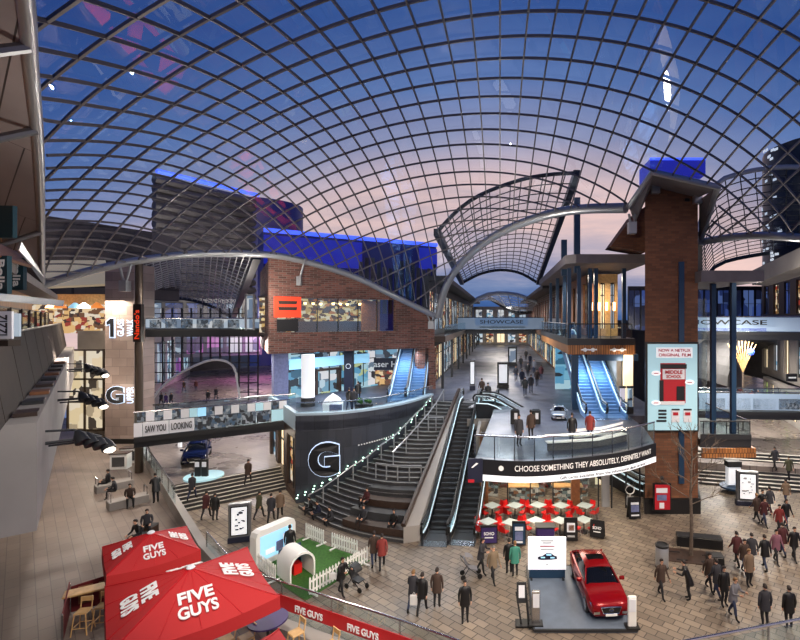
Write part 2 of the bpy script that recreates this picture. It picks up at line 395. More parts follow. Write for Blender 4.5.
for k in range(-31, 25): trace(lambda t: (k+.0, t), 1.9, 47, .35)
for k in range(-8, 30): trace(lambda t: (t, 2.6+1.6*k+.016*t*t), -30, 24.5, .35)
lat.build('lattice', 'lattice_dark', roof)
pts2 = [Vector((p[0], p[1])) for p in bp]; nbp = len(pts2)
inn = [Vector((x, y)) for x in np.arange(-30, 24.5, 1.0) for y in np.arange(2.5, 47, 1.0) if inpoly(x, y)]
res = geometry.delaunay_2d_cdt(pts2+inn, [(i, (i+1) % nbp) for i in range(nbp)], [], 1, 1e-4)
gm = MB(); gm.add([(v.x, v.y, zroof(v.x, v.y)+.06) for v in res[0]], [tuple(f) for f in res[2]])
gm.build('glazing', 'roof_glass', roof, smooth='all')
e = MB(); e.tube(arch_left, .27, 10); e.tube(arch_street, .34, 10); e.build('edge_arch', 'steel_light', roof, smooth=True)
e = MB(); e.tube(arch_right, .25, 10); e.build('edge_arch', 'steel_light', roof, smooth=True)
e = MB(); e.tube(notch, .2, 10); e.build('edge_tube', 'steel_light', roof, smooth=True)
e = MB(); e.tube(gut, .16, 10); e.build('edge_tube', 'steel_light', roof, smooth=True)
# V brackets under the edge arches
def bracket(px, py0, py1, Yb, wpx=6):
    m = MB(); top = P(px, py0, Yb)
    for s in (-1, 1): m.tube([P(px+s*wpx, py0, Yb), P(px+s*1.2, py1-8, Yb+.25)], .09, 6)
    q = P(px, py1-4, Yb+.3); m.box(q, (.5, .5, .75))
    m.build('bracket', 'steel_light', roof)
bracket(299, 259, 285, line_y(299, A0, A1)-.1); bracket(431, 314, 329, 46.3, 4); bracket(125, 264, 290, line_y(125, A0, A1)); bracket(655, 176, 192, 30.4, 4); bracket(697, 187, 202, 30.4, 4)
bracket(632, 214, 232, 31.2, 3)
for q in ([P(629, 207, 31), P(652, 172, 28), P(650, 186, 30.8), P(634, 222, 32)], [P(652, 172, 28), P(718, 187, 28), P(698, 196, 30.8), P(650, 184, 30.8)], [P(718, 187, 28), P(700, 242, 34.4), P(699, 236, 33), P(699, 200, 30.8)]): MB().slab(q, .12).build('soffit_panel', 'soffit', roof)

def shell(name, label, near, far, nu, nv, r, latm='steel_grey', edge=.16, bulge=0, group=None, sides=True):
    a = resample(catmull(near), nu); b = resample(catmull(far), nu)
    t = T(name, label, 'roof', a[len(a)//2], 0, group)
    def pt(i, v):
        p = a[i].lerp(b[i], v); p = p.copy(); p.z += bulge*4*v*(1-v)*math.sin(PI*i/nu); return p
    m = MB()
    for i in range(nu+1): m.tube([pt(i, v/16) for v in range(17)], r, 4)
    for j in range(nv+1): m.tube([pt(i, j/nv) for i in range(nu+1)], r, 4)
    m.build('lattice', latm, t)
    g = MB(); g.loft([[pt(i, j/nv)+Vector((0, 0, .08)) for i in range(nu+1)] for j in range(nv+1)], False); g.build('glazing', 'roof_glass', t, smooth='all')
    e1 = MB(); e1.tube(a, edge, 8); e1.build('edge_arch', 'steel_light' if edge > .2 else 'steel_dark', t, smooth=True)
    e1 = MB(); e1.tube(b, edge*1.3, 8); e1.build('edge_arch', 'steel_dark', t, smooth=True)
    if sides:
        for i in (0, nu):
            e1 = MB(); e1.tube([pt(i, v/8) for v in range(9)], edge*2.4, 4); e1.build('edge_beam', 'steel_dark', t)
    return t
shell('glass_roof', 'saddle-shaped glass roof with dark edge beams over the shopping street', [P(437, 232, 48), P(458, 210, 48), P(482, 194, 48), P(520, 180, 48), P(550, 174.5, 48), P(577, 173, 48)],
      [P(462, 283, 88), P(480, 274, 88), P(500, 270, 88), P(520, 273, 88), P(538, 283, 88)], 14, 18, .07, 'steel_dark', .2)
shell('glass_roof', 'distant wavy glass canopy arching across the end of the street', [P(470, 305, 96), P(480, 297, 96), P(495, 293, 96), P(515, 294, 96), P(530, 299, 96), P(545, 307, 96)],
      [P(488, 297, 112), P(498, 303, 112), P(508, 309, 112), P(518, 313, 112), P(530, 312, 112), P(541, 309, 112)], 8, 8, .09, 'steel_light', .34, sides=False)
shell('glass_roof', 'ribbed barrel glass roof over the arcade beside the stone column', [P(139, 263, 43), P(165, 258, 43.5), P(200, 254.5, 44), P(230, 254, 44.5), P(257, 256, 45)],
      [P(146, 304, 78), P(170, 298, 80), P(195, 301, 80), P(215, 308, 80), P(233, 318, 78)], 18, 20, .06, 'steel_light', .2, bulge=1.0)
shell('glass_roof', 'dark glass roof vault behind the brown brick tower', [P(698, 232, 44), P(712, 188, 44), P(745, 172, 44), P(800, 167, 44), P(880, 176, 44)],
      [P(700, 287, 74), P(716, 266, 74), P(745, 257, 74), P(790, 252, 74), P(860, 256, 74)], 14, 16, .07, 'steel_dark', .22)

# ================================================================== floors
def floor(name, poly, z1, z0, m, label=None):
    o = MB().prism(poly, z0, z1).build(name, m); return struct(o, label)
W = [(p.x, p.y) for p in catmull([(-13.8, 32.4, 0), (-11.2, 32.9, 0), (-8.9, 34.6, 0), (-7.0, 37.4, 0), (-5.7, 41, 0)], 5)]
floor('floor', [(-60, 0), (60, 0), (60, 60), (-60, 60)], 0, -.4, 'paving')
S0, S1 = G(181, 513, 0), G(286, 489, 0)                    # foot of the low steps
T0, T1 = G(168, 487, 1.2), G(280, 466, 1.2)
floor('floor_arcade', [(T0.x-.4, T0.y), (T1.x, T1.y), (-15.2, 40), (-19.4, 41), (-24, 130), (-90, 130), (-48, 60), (-31.5, 43)], 1.2, 0, 'paving_grey')
TE = [(-33.0, 43.2), (-29.6, 39.4), (-13.6, 21.8), (-10.2, 18.6), (-3.95, 15.8), (2, 13.0)]
floor('floor_terrace', TE+[(2, 3), (-30, 3), (-60, 30), (-60, 50), (-38, 48)], 1.5, 0, 'paving_terrace')
DK = [(p.x, p.y) for p in catmull([(-1.25, 23.5, 0), (1.2, 23.1, 0), (3.6, 23.6, 0), (6.3, 24.7, 0), (8.6, 26.5, 0)], 5)]
floor('floor_deck', DK+[(9.2, 30.7), (9.2, 34.3), (12, 34.5), (12, 60), (7.4, 60), (7.4, 128), (-7, 128), (-7, 46.8), (-5.5, 43), (-5.6, 41.1), (-3.6, 41), (-.2, 41)], 5.5, 5.0, 'paving_upper')
floor('floor_gallery', W+[(-5.5, 43), (-7.0, 46.8), (-7, 62), (-28, 62), (-19.4, 40.2)], 5.5, 4.9, 'paving_upper')
Rr0, Rr1 = G(694, 474, 0), G(800, 491, 0)
floor('floor_mall', [(13.0, 38.2), (23.2, 35.8), (36, 33), (70, 60), (70, 120), (15.5, 120)], 1.2, 0, 'paving_grey')

# steps
def steps(name, label, a0, a1, b0, b1, n, z0, z1, parent=None):
    t = T(name, label, 'steps', (a0+a1)/2)
    m = MB(); ed = MB(); h = (z1-z0)/n
    for i in range(n):
        f0, f1 = i/n, 1.0
        p0, p1 = a0.lerp(b0, f0), a1.lerp(b1, f0); q0, q1 = b0, b1
        m.prism([(p0.x, p0.y), (p1.x, p1.y), (q1.x, q1.y), (q0.x, q0.y)], z0+i*h, z0+(i+1)*h)
        r0, r1 = a0.lerp(b0, f0+.6/n), a1.lerp(b1, f0+.6/n)
        ed.prism([(p0.x, p0.y), (p1.x, p1.y), (r1.x, r1.y), (r0.x, r0.y)], z0+(i+1)*h, z0+(i+1)*h+.012)
    m.build('treads', 'stone_dark', t); ed.build('edging', 'tread_pale', t)
    return t
S0.z = S1.z = T0.z = T1.z = 0
steps('steps', 'wide flight of low steps with pale nosings up to the arcade with the blue car', S0, S1, T0, T1, 7, 0, 1.2)
B0, B1 = Vector((14.6, 39.6, 0)), Vector((25.5, 37.2, 0)); Rr0 = Vector((13.2, 36.6, 0)); Rr1 = Vector((26.5, 33.0, 0))
steps('steps', 'broad striped steps behind the digital map totem and people walking down', Rr0, Rr1, Vector((14.0, 40.5, 0)), Vector((29, 37.0, 0)), 10, 0, 1.6)

# terrace edge wall
m = MB(); m.wallrun([(p[0]-.1, p[1]) for p in TE[:4]], 0, 2.2, .35)
struct(m.build('wall_terrace', 'concrete_light'), 'pale kerb wall along the raised terrace edge')

# ================================================================== left building (facade at 45 degrees)
dF = Vector((-.651, .759, 0)); nF = Vector((.759, .651, 0))
def FP(s, off=0, z=0):
    p = Vector((-11.1, 11.5, 0))+dF*s+nF*off; p.z = z; return p
def Fpoly(s0, s1, o0, o1): return [FP(s0, o0)[:2], FP(s0, o1)[:2], FP(s1, o1)[:2], FP(s1, o0)[:2]]
o = MB().prism(Fpoly(0, 40, -3.4, 0), 7.4, 10.0).build('wall_parapet', 'concrete_light'); struct(o)
o = MB().prism(Fpoly(-3, 44, -5, -2.4), 1.5, 7.4).build('wall_left', 'concrete'); struct(o)
o = MB().prism(Fpoly(-8, 44, -14, -1.3), 10.0, 10.9).build('floor_walkway', 'concrete_dark'); struct(o)
t = T('balcony_parapet', 'dark brown curved panel parapet along the upper walkway', 'parapet', FP(10, -1.3, 10))
m = MB()
for k in range(12):
    s0, s1 = -8+k*4.2, -8+k*4.2+4.1
    m.slab([FP(s0, -.55, 10.0), FP(s1, -.55, 10.0), FP(s1, -.85, 12.0), FP(s0, -.85, 12.0)], .12)
m.build('panel', 'brown_wall', t)
m = MB(); m.tube([FP(-8, -.9, 12.05), FP(42, -.9, 12.05)], .05, 6); m.build('handrail', 'steel_grey', t)
for k in range(9):
    q = FP(1.4+k*2.3, -.27, 10.055); r = MB(); r.box(q, (.45, .75, .1), math.atan2(dF.y, dF.x)-PI/2)
    tag(r.build('ledge_board', ['timber_dark', 'charcoal', 'timber'][k % 3]), 'flat board laid across the concrete ledge below the brown parapet', 'board', 'boards on the concrete ledge')
# ceiling and back wall of the upper level restaurant
o = MB().prism(Fpoly(4, 44, -14, -1.2), 14.2, 14.6).build('ceiling_restaurant', 'concrete_light'); struct(o)
t = T('restaurant', 'warmly lit upper restaurant front with timber band and bright counters', 'restaurant', P(75, 325, 46))
m = MB(); a, b = P(38, 290, 47), P(108, 290, 47)
m.box(((a.x+b.x)/2, 47.2, 12.8), (b.x-a.x+4, .3, 3.6)); m.build('back_wall', 'shop_warm', t)
m = MB(); m.box(((a.x+b.x)/2, 46.6, 14.3), (b.x-a.x+4, .5, 1.0)); m.build('timber_band', 'timber_light', t)
m = MB(); m.slab([P(42, 262, 48), P(106, 262, 48), P(106, 286, 43.5), P(42, 289, 43.5)], .2); m.build('lit_ceiling', 'cream_ceiling', t)
for k, px in enumerate((52, 60, 75, 84, 97)):
    m = MB(); q = P(px, 308, 45); m.lathe(q, [(.1, .5), (.45, .15), (.5, 0), (.02, -.02)], 12); m.build('pendant_lamp', ['lamp_warm', 'orange_lit', 'screen_blue', 'lamp_white', 'orange_lit'][k], t)
for k in range(7):
    q = FP(10+k*4.6, -1.5, 10.9); r = T('glass_screen', 'framed glass screen standing on the walkway behind the brown parapet', 'screen', q, 0, 'glass screens on the walkway')
    m = MB(); a, b = FP(10+k*4.6, -1.7, 10.9), FP(13.8+k*4.6, -1.7, 10.9)
    m.slab([a, b, b+Vector((0, 0, 2.0)), a+Vector((0, 0, 2.0))], .03); m.build('pane', 'clear_glass', r)
    m = MB(); m.tube([a, a+Vector((0, 0, 2.05)), b+Vector((0, 0, 2.05)), b], .05, 4); m.build('frame', 'timber_dark', r)
# gutter soffit, inner timber wall, blade signs and canopies near the camera
t = T('eaves', 'grey panelled eaves running up beside the glass roof edge', 'eaves', gut[1])
up = Vector((0, 0, .5)); off = nF*-1.9; m = MB(); m2 = MB()
for ga, gb in zip(gut, gut[1:]):
    m.slab([ga+Vector((0, 0, -.1)), gb+Vector((0, 0, -.1)), gb+off+up, ga+off+up], .15); m2.slab([ga+off+up, gb+off+up, gb+off+Vector((0, 0, 1.4)), ga+off+Vector((0, 0, 1.4))], .2)
m.build('soffit', 'panel_soffit', t); m2.build('fascia', 'soffit', t)
for k in (4, 9, 13):
    g = gut[k]; m = MB(); m.tube([g+Vector((0, 0, -.1)), g-nF*2.2+Vector((0, 0, -1.3))], .13, 8); m.build('strut', 'steel_grey', t, smooth=True)
o = MB().prism(Fpoly(-9, 38, -3.0, -2.5), 12.9, 19).build('wall_timber', 'timber_slat'); struct(o)
def blade(label, cx, cy, w, h, Yb, words_):
    c = P(cx, cy, Yb); ww, hh = w*Yb/F, h*Yb/F
    t = T('blade_sign', label, 'sign', c-Vector((0, 0, hh/2)))
    m = MB(); m.box(c, (ww, .15, hh)); m.build('board', 'teal_board', t)
    if words_: text(words_, hh*.8, ww*.62, c+Vector((0, -.09, 0)), (0, 0, -1), (1, 0, 0), 'letter_white', t, bold=.02)
    m = MB(); m.tube([c+Vector((-ww/2, 0, hh*.3)), c+Vector((-ww/2-.7, .3, hh*.3))], .04, 6); m.build('arm', 'steel_dark', t)
blade('teal vertical blade sign with white lettering cut by the picture edge', 4, 275, 11, 38, 15, 'Bella'); blade('teal vertical blade sign with white lettering beside the gutter', 19, 274, 12, 32, 19, 'Italia')
blade('plain dark teal board above the lettered blade signs', 7, 222, 16, 32, 15.5, '')
def canopy(label, q, th, m_):
    t = MB().slab(q, th).build('canopy', m_); return tag(t, label, 'canopy')
canopy('orange timber canopy sloping out above the teal signs', [P(-12, 252, 13.5), P(40, 268, 21), P(30, 258, 22), P(-16, 236, 15)], .12, 'timber')
canopy('pale metal flap of a canopy hanging below the gutter', [P(20, 240, 18), P(44, 277, 21), P(40, 280, 21), P(17, 248, 18)], .1, 'steel_light')
canopy('dark blue awning stretched out over the walkway parapet', [P(-10, 292, 13), P(60, 300, 22), P(59, 306, 22), P(-10, 300, 13)], .15, 'blue_steel')
t = T('glass_sign', 'white glass panel with sideways lettering on the walkway edge', 'panel', P(4, 340, 11.5))
m = MB(); c = P(4, 325, 11.5); m.box(c, (.42, .05, .66)); m.build('panel', 'paper_white', t); text('ZIZZI', .5, .22, c+Vector((0, -.03, 0)), (0, 0, -1), (1, 0, 0), 'letter_dark', t, bold=.02)
m = MB(); m.box(P(4, 343, 11.5), (.5, .3, .14)); m.build('foot', 'brown_wall', t)
m = MB(); q = P(14, 325, 13); m.box(q, (.34, .05, .62)); tag(m.build('glass_sign', 'window_pale'), 'small pale blue glass panel next to the panel with sideways lettering', 'panel')

# stone column with floor signs
cb = P(105, 443, 42); ce = P(134, 443, 42); ct = P(105, 264, 42).z
t = T('stone_column', 'tall stone-clad square column carrying the floor number signs', 'column', ((cb.x+ce.x)/2, 43.2, 1.5))
m = MB(); m.box(((cb.x+ce.x)/2, 43.25, (1.9+ct)/2), (ce.x-cb.x, 2.5, ct-1.9)); m.build('shaft', 'stone_column', t)
m = MB(); m.box(((cb.x+ce.x)/2, 43.25, 1.7), (ce.x-cb.x+.1, 2.6, .45)); m.build('plinth', 'black', t)
def colsign(label, big, small, cpx, y0, y1, bigw, sw):
    q = P(119, (y0+y1)/2, 41.97); hh = (y1-y0)/F*42
    s = T('floor_sign', label, 'sign', q)
    xb = P(cpx, y0, 41.97).x
    if big == '1':
        for mt, nm_, yy, g in (('halo', 'halo_edge', 41.97, .10), ('letter_dark', 'numeral', 41.9, 0)):
            w_, h_ = bigw*42/F/2*1.25, hh*.5
            pts = [(-.1*w_-g, -h_-g), (w_*.75+g, -h_-g), (w_*.75+g, h_+g), (-.1*w_-g*.4, h_+g), (-w_-g, h_*.62+g), (-w_-g, h_*.3-g), (-.1*w_-g, h_*.42-g)]
            MB().slab([Vector((xb+a, yy, q.z+b)) for a, b in pts], .05, (0, -1, 0)).build(nm_, mt, s)
    if big != '1': text(big, bigw*42/F, hh, (xb, 41.97, q.z), (1, 0, 0), (0, 0, 1), 'halo', s, 'halo_edge', bold=.05, ext=.05)
    if big != '1': text(big, bigw*42/F*.9, hh*.94, (xb, 41.9, q.z), (1, 0, 0), (0, 0, 1), 'letter_dark', s, 'numeral', bold=.035, ext=.05)
    for i, wd in enumerate(small):
        text(wd, hh*.92, .6, (xb+sw+i*.85, 41.95, q.z), (0, 0, 1), (-1, 0, 0), 'halo', s, bold=.02)
colsign('halo-lit floor sign with numeral 1 on the stone column', '1', ('GLASS', 'WALK'), 111, 318.5, 337, 6.5, .85)
colsign('halo-lit letter G floor sign low on the stone column', 'G', ('UPPER',), 115.5, 386, 404, 19, 1.3)
# shop beside the column, spotlights on brackets
struct(MB().box((-36.6, 45.2, 6.4), (5.5, 1.0, 9.8)).build('wall_shop', 'concrete'))
t = T('shop_window', 'tall cream lit shop window beside the stone column', 'window', (P(85, 428, 43).x, 43.6, 1.5))
m = MB(); a, b = P(68, 430, 44.3), P(104, 350, 44.3); m.box(((a.x+b.x)/2, 44.5, (a.z+b.z)/2), (b.x-a.x, .3, b.z-a.z)); m.build('pane', 'shop_cream', t)
m = MB()
for zz in (a.z, a.z+2.6, a.z+4.7, b.z): m.box(((a.x+b.x)/2, 44.3, zz), (b.x-a.x, .2, .16))
for px in (68, 85, 104): m.box((P(px, 400, 44.3).x, 44.3, (a.z+b.z)/2), (.14, .2, b.z-a.z))
m.build('frame', 'bronze', t)
def spots(s, z, label, sc_=1.0):
    b0 = FP(s, .0, z); t = T('spotlight_cluster', label, 'spotlight', b0)
    m = MB(); e0 = FP(s, 1.25*sc_, z)
    m.tube([b0, e0], .05, 6); m.tube([b0+Vector((0, 0, .35)), FP(s, .6*sc_, z+.3), e0], .035, 6); m.tube([FP(s+.35, .05, z-.15), FP(s+.35, .9*sc_, z-.15), FP(s-.1, .95*sc_, z)], .03, 6); m.build('arm', 'steel_dark', t)
    for k in range(4):
        h = MB(); c = FP(s-.15+.08*k, (.75+.2*k)*sc_, z+.12-.12*k); d = Vector((.55, -.15, -.75)).normalized()
        h.tube([c-d*.18*sc_, c, c+d*.22*sc_], [.07*sc_, .16*sc_, .19*sc_], 10); h.build('lamp_head', 'charcoal', t, smooth=True)
    l = MB(); c = FP(s-.15+.24, 1.35*sc_, z-.24); l.ball(c+d*.24*sc_, .15*sc_, 10, (1, 1, .6)); l.build('lens', 'lamp_white', t, smooth=True)
spots(3.0, 8.9, 'black cluster of spotlights lowest on the concrete parapet, lamp glowing'); spots(10.2, 9.2, 'black cluster of spotlights on the parapet level with the G sign'); spots(21.5, 9.5, 'small dark spotlight cluster highest along the concrete parapet', 1.2)
# dark pole beside the column with the red vertical sign
t = T('metal_post', 'bronze metal post carrying the end of the banner footbridge', 'post', P(139, 430, 33))
c = P(139, 430, 34.2); m = MB(); m.tube([(c.x, 34.2, 1.2), (c.x, 34.2, P(139, 264, 34.2).z)], .26, 10); m.build('shaft', 'bronze', t, smooth=True)
t = T('vertical_sign', 'black vertical sign with glowing red lettering', 'sign', P(138, 332, 41))
c = P(138.5, 323, 33.2); m = MB(); m.box(c, (.55, .3, 2.6)); m.build('board', 'black', t); text("Nando's", 2.0, .36, c+Vector((0, -.17, -.1)), (0, 0, 1), (-1, 0, 0), 'red_sign', t, bold=.02)

# ================================================================== facade helper
def facade(root, p0, p1, z0, z1, n, wallm, wins, wf=.72, zl=.12, zh=.86, inset=.25, back=.6, wname='window', split=2):
    a = Vector((p0[0], p0[1], 0)); b = Vector((p1[0], p1[1], 0)); u = (b-a).normalized(); bk = Vector((-u.y, u.x, 0)); Ln = (b-a).length; bw = Ln/n
    m = MB()
    def q(s0, s1, d0, d1, za, zb): m_ = [(a+u*s+bk*d)[:2] for s, d in ((s0, d0), (s1, d0), (s1, d1), (s0, d1))]; return m_, za, zb
    H = z1-z0; za, zb = z0+H*zl, z0+H*zh
    for s0, s1, c0, c1 in [(0, Ln, z0, za), (0, Ln, zb, z1)]: m.prism(*q(s0, s1, 0, inset+.1, c0, c1))
    for i in range(n+1):
        s0 = max(0, i*bw-bw*(1-wf)/2); s1 = min(Ln, i*bw+bw*(1-wf)/2); m.prism(*q(s0, s1, 0, inset+.1, za, zb))
    m.prism(*q(0, Ln, inset+.1, back, z0, z1))
    m.build('wall', wallm, root)
    for i in range(n):
        s0, s1 = i*bw+bw*(1-wf)/2, (i+1)*bw-bw*(1-wf)/2; k = MB()
        k.prism(*q(s0, s1, inset, inset+.08, za, zb)); k.cur = 1
        for j in range(split+1):
            s = s0+(s1-s0)*j/split; k.prism(*q(s-.05, s+.05, inset-.08, inset, za, zb))
        k.prism(*q(s0, s1, inset-.08, inset, zb-.12, zb)); k.prism(*q(s0, s1, inset-.08, inset, za+(zb-za)*.72, za+(zb-za)*.72+.08))
        k.build(wname, [wins[i % len(wins)], 'charcoal'], root)

# ================================================================== brick building
K0, K1 = Vector((-18.6, 38.6, 0)), Vector((-6.4, 46.9, 0)); ku = (K1-K0).normalized(); kb = Vector((-ku.y, ku.x, 0)); KL = (K1-K0).length
def KP(t, z, d=0): p = K0+ku*(KL*t)+kb*d; p.z = z; return p
def kz(t):         # top of the wall follows the roof arch
    p = KP(t, 0); best = min(arch_left, key=lambda a: (a.x-p.x)**2+(a.y-p.y)**2); return best.z-.15
t = T('brick_building', 'red brick building with a lit restaurant window strip under the roof arch', 'building', KP(.5, 9.6))
m = MB()
def kslab(t0, t1, za, zb0, zb1): m.slab([KP(t0, za), KP(t1, za), KP(t1, zb1), KP(t0, zb0)], .6, -kb)
kslab(0, 1, 9.6, 11.3, 11.3); kslab(.73, 1, 11.3, 12.4, 12.4)
ts = [i/16 for i in range(17)]
for t0, t1 in zip(ts, ts[1:]):
    z_a, z_b = max(14.2, kz(t0)), max(14.2, kz(t1))
    if t1 <= .76: kslab(t0, t1, 14.2, max(14.25, kz(t0)), max(14.25, kz(t1)))
    else: kslab(t0, t1, 12.4, max(12.5, kz(t0)), max(12.5, kz(t1)))
kslab(.73, .75, 12.4, 14.2, 14.2)
m.slab([Vector((-25, 50, 9.6)), KP(0, 9.6), KP(0, 17.2), Vector((-25, 50, 17.2))], .6)
m.build('brickwork', 'brick', t)
m = MB(); m.slab([KP(.0, 11.2, .6), KP(.74, 11.2, .6), KP(.74, 11.2, 6), KP(0, 11.2, 6)], .2); m.slab([KP(.0, 14.5, .6), KP(.74, 14.5, .6), KP(.74, 14.5, 6), KP(0, 14.5, 6)], .2); m.build('floor_plate', 'timber_dark', t)
m = MB(); m.slab([KP(0, 11.2, 5), KP(.75, 11.2, 5), KP(.75, 14.3, 5), KP(0, 14.3, 5)], .1, -kb); m.build('bar_back', 'shop_bar', t)
m = MB(); m.slab([KP(.18, 11.2, 3.2), KP(.6, 11.2, 3.2), KP(.6, 12.2, 3.2), KP(.18, 12.2, 3.2)], .5, -kb); m.build('bar_counter', 'blue_steel', t)
m = MB(); m.slab([KP(.56, 11.3, 2.2), KP(.68, 11.3, 2.2), KP(.68, 14.1, 2.2), KP(.56, 14.1, 2.2)], .1, -kb); m.build('red_panel', 'timber', t)
for i in range(6):
    g = MB(); a_, b_ = .02+.71*i/6, .02+.71*(i+1)/6-.004; g.slab([KP(a_, 11.3, .2), KP(b_, 11.3, .2), KP(b_, 14.2, .2), KP(a_, 14.2, .2)], .03, -kb); wv = g.build('window', 'clear_glass', t)
    g = MB(); g.tube([KP(a_, 11.3, .15), KP(a_, 14.2, .15)], .05, 4); g.build('mullion', 'charcoal', wv)
for k in range(12):
    m = MB(); q = KP(.06+k*.055, 13.7, 2.5+(k % 3)*.6); m.cyl(q, .1, .18, 8, .16); m.build('ceiling_lamp', 'lamp_warm', t)
s = T('restaurant_sign', 'bright orange square sign in the restaurant window of the brick building', 'sign', KP(.12, 11.9, -.2))
a, b = P(273, 320, 38.4), P(296, 298, 38.4)
q = [KP(.025, 12.55, -.12), KP(.165, 12.55, -.12), KP(.165, 14.25, -.12), KP(.025, 14.25, -.12)]
m = MB(); m.slab(q, .15, -kb); m.build('panel', 'red_sign', s)
for zz in (13.75, 13.25): MB().slab([KP(.05, zz-.12, -.16), KP(.14, zz-.12, -.16), KP(.145, zz+.15, -.16), KP(.045, zz+.15, -.16)], .03, -kb).build('emblem', 'timber_dark', s)
m = MB(); m.slab([KP(.04, 11.4, -.1), KP(.15, 11.4, -.1), KP(.15, 12.4, -.1), KP(.04, 12.4, -.1)], .3, -kb); tag(m.build('menu_board', 'black'), 'black box menu board under the orange restaurant sign', 'board')
# department store front below
fs0, fs1 = Vector((-18.3, 41.6, 0)), Vector((-10.4, 53.5, 0))
t = T('department_store', 'pale blue department store front glazed behind the white round column', 'shop', (fs0+fs1)/2+Vector((0, 0, 5.5)))
facade(t, fs0, fs1, 5.5, 9.6, 5, 'shop_blue', ['shop_blue', 'shop_white', 'shop_blue', 'shop_white', 'shop_blue'], wf=.86, zl=.03, zh=.95)
m = MB(); q = (fs0+fs1)/2; u_ = (fs1-fs0).normalized(); nb_ = Vector((u_.y, -u_.x, 0))
a, b = fs0+nb_*.12, fs0.lerp(fs1, .62)+nb_*.12
m.slab([a+Vector((0, 0, 8.0)), b+Vector((0, 0, 8.0)), b+Vector((0, 0, 8.9)), a+Vector((0, 0, 8.9))], .1, nb_); m.build('fascia', 'screen_blue', t)
m = MB(); a, b = fs0.lerp(fs1, .18)+nb_*.15, fs0.lerp(fs1, .36)+nb_*.15
for z0_, z1_ in ((7.6, 7.8),): m.slab([a+Vector((0, 0, z0_)), b+Vector((0, 0, z0_)), b+Vector((0, 0, z1_)), a+Vector((0, 0, z1_))], .5, nb_)
for e_ in (a, b): m.slab([e_+Vector((0, 0, 5.5)), e_+u_*.25+Vector((0, 0, 5.5)), e_+u_*.25+Vector((0, 0, 7.8)), e_+Vector((0, 0, 7.8))], .5, nb_)
m.build('portal', 'timber_dark', t)
t = T('store_sign', 'navy store sign with white serif-style lettering above the lit display', 'sign', P(385, 390, 50))
m = MB(); c = P(381, 364, 50); m.box(c, (3.6, .25, 1.25)); m.build('board', 'navy', t); text('Fraser H', 3.1, .62, c+Vector((.1, -.14, 0)), (1, 0, 0), (0, 0, 1), 'letter_white', t, bold=.015)
m = MB(); c = P(381, 378, 50.1); m.box(c, (3.6, .2, 1.6)); m.build('display', 'shop_warm', t); m = MB(); c = P(381, 352, 50.1); m.box(c, (3.6, .2, 1.2)); m.build('upper_display', 'shop_white', t)
m = MB(); c = P(381, 388, 50.2); m.box((c.x, 50.2, 5.9), (3.6, .2, .8)); m.build('stall_riser', 'concrete_light', t)
t = T('banner_pillar', 'tall navy banner pillar between the store windows', 'banner', P(350, 395, 46))
c = P(349, 372, 46); m = MB(); m.box((c.x, 46, 7.5), (.85, .4, 4.0)); m.build('board', 'navy', t); m = MB(); m.tube([(c.x+.22*math.cos(k*PI/8), 45.77, 7.9+.22*math.sin(k*PI/8)) for k in range(17)], .03, 5); m.build('ring_emblem', 'letter_white', t)
t = T('tiled_pillar', 'blue-violet tiled pillar carrying the corner of the brick building', 'pillar', KP(.06, 5.5, .5))
m = MB(); m.box(KP(.065, 7.55, .75), (1.1, 1.1, 4.1), math.atan2(ku.y, ku.x)); m.build('shaft', 'tile_blue', t)
t = T('round_column', 'white round column standing in front of the department store', 'column', P(308, 412, 38.6))
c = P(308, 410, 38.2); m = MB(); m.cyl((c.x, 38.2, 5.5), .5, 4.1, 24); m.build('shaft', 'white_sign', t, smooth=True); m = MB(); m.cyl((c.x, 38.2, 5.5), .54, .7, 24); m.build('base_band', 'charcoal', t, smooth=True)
for i, (px, lb) in enumerate(((421, 'slim dark brick pier at the foot of the store escalator'), (437, 'dark brick pier at the street corner of the brick building'))):
    c = KP(.915+.075*i, 7.55, .6); m = MB(); m.box(c, (.75, .75, 4.1), math.atan2(ku.y, ku.x)); tag(m.build('brick_pier', 'brick'), lb, 'pier')
# blue-lit roof storey and dark cinema tower behind
q0, q1 = Vector((-24.6, 50, 0)), Vector((-7.9, 60.5, 0))
t = T('rooftop_storey', 'long rooftop storey glowing deep blue above the brick building', 'building', (q0+q1)/2+Vector((0, 0, 12)))
def RS(t0, t1, z0_, z1_, th, mt, nm, d=0):
    u2 = (q1-q0).normalized(); b2 = Vector((-u2.y, u2.x, 0)); p = [q0.lerp(q1, t0)+b2*d, q0.lerp(q1, t1)+b2*d]
    MB().slab([p[0]+Vector((0, 0, z0_)), p[1]+Vector((0, 0, z0_)), p[1]+Vector((0, 0, z1_)), p[0]+Vector((0, 0, z1_))], th, -b2).build(nm, mt, t)
RS(0, 1, 11, 21.8, 6, 'blue_dim', 'wall', .3); RS(0, .52, 18.2, 21.2, .2, 'blue_glow', 'light_band', .05); RS(.88, 1, 18.6, 21.2, .2, 'blue_glow', 'light_band', .05); RS(0, 1, 21.5, 21.9, .4, 'blue_line', 'light_strip', -.1)
for k in range(14): RS(.5+.036*k, .522+.036*k, 13, 19+.6*math.sin(k), .2, 'louvre' if k % 2 else 'tower_dark', 'louvre', -.05)
qa, qb = Vector((-68.5, 95, 0)), Vector((-58, 114, 0))
t = T('cinema_tower', 'dark tower of bulging horizontal ribs with a blue top edge', 'building', (qa+qb)/2)
m = MB(); ub = (qb-qa).normalized(); bb = Vector((-ub.y, ub.x, 0))
for k in range(17):
    z = 12+k*1.75; m.tube([qa+Vector((0, 0, z)), qb+Vector((0, 0, z))], .95, 8)
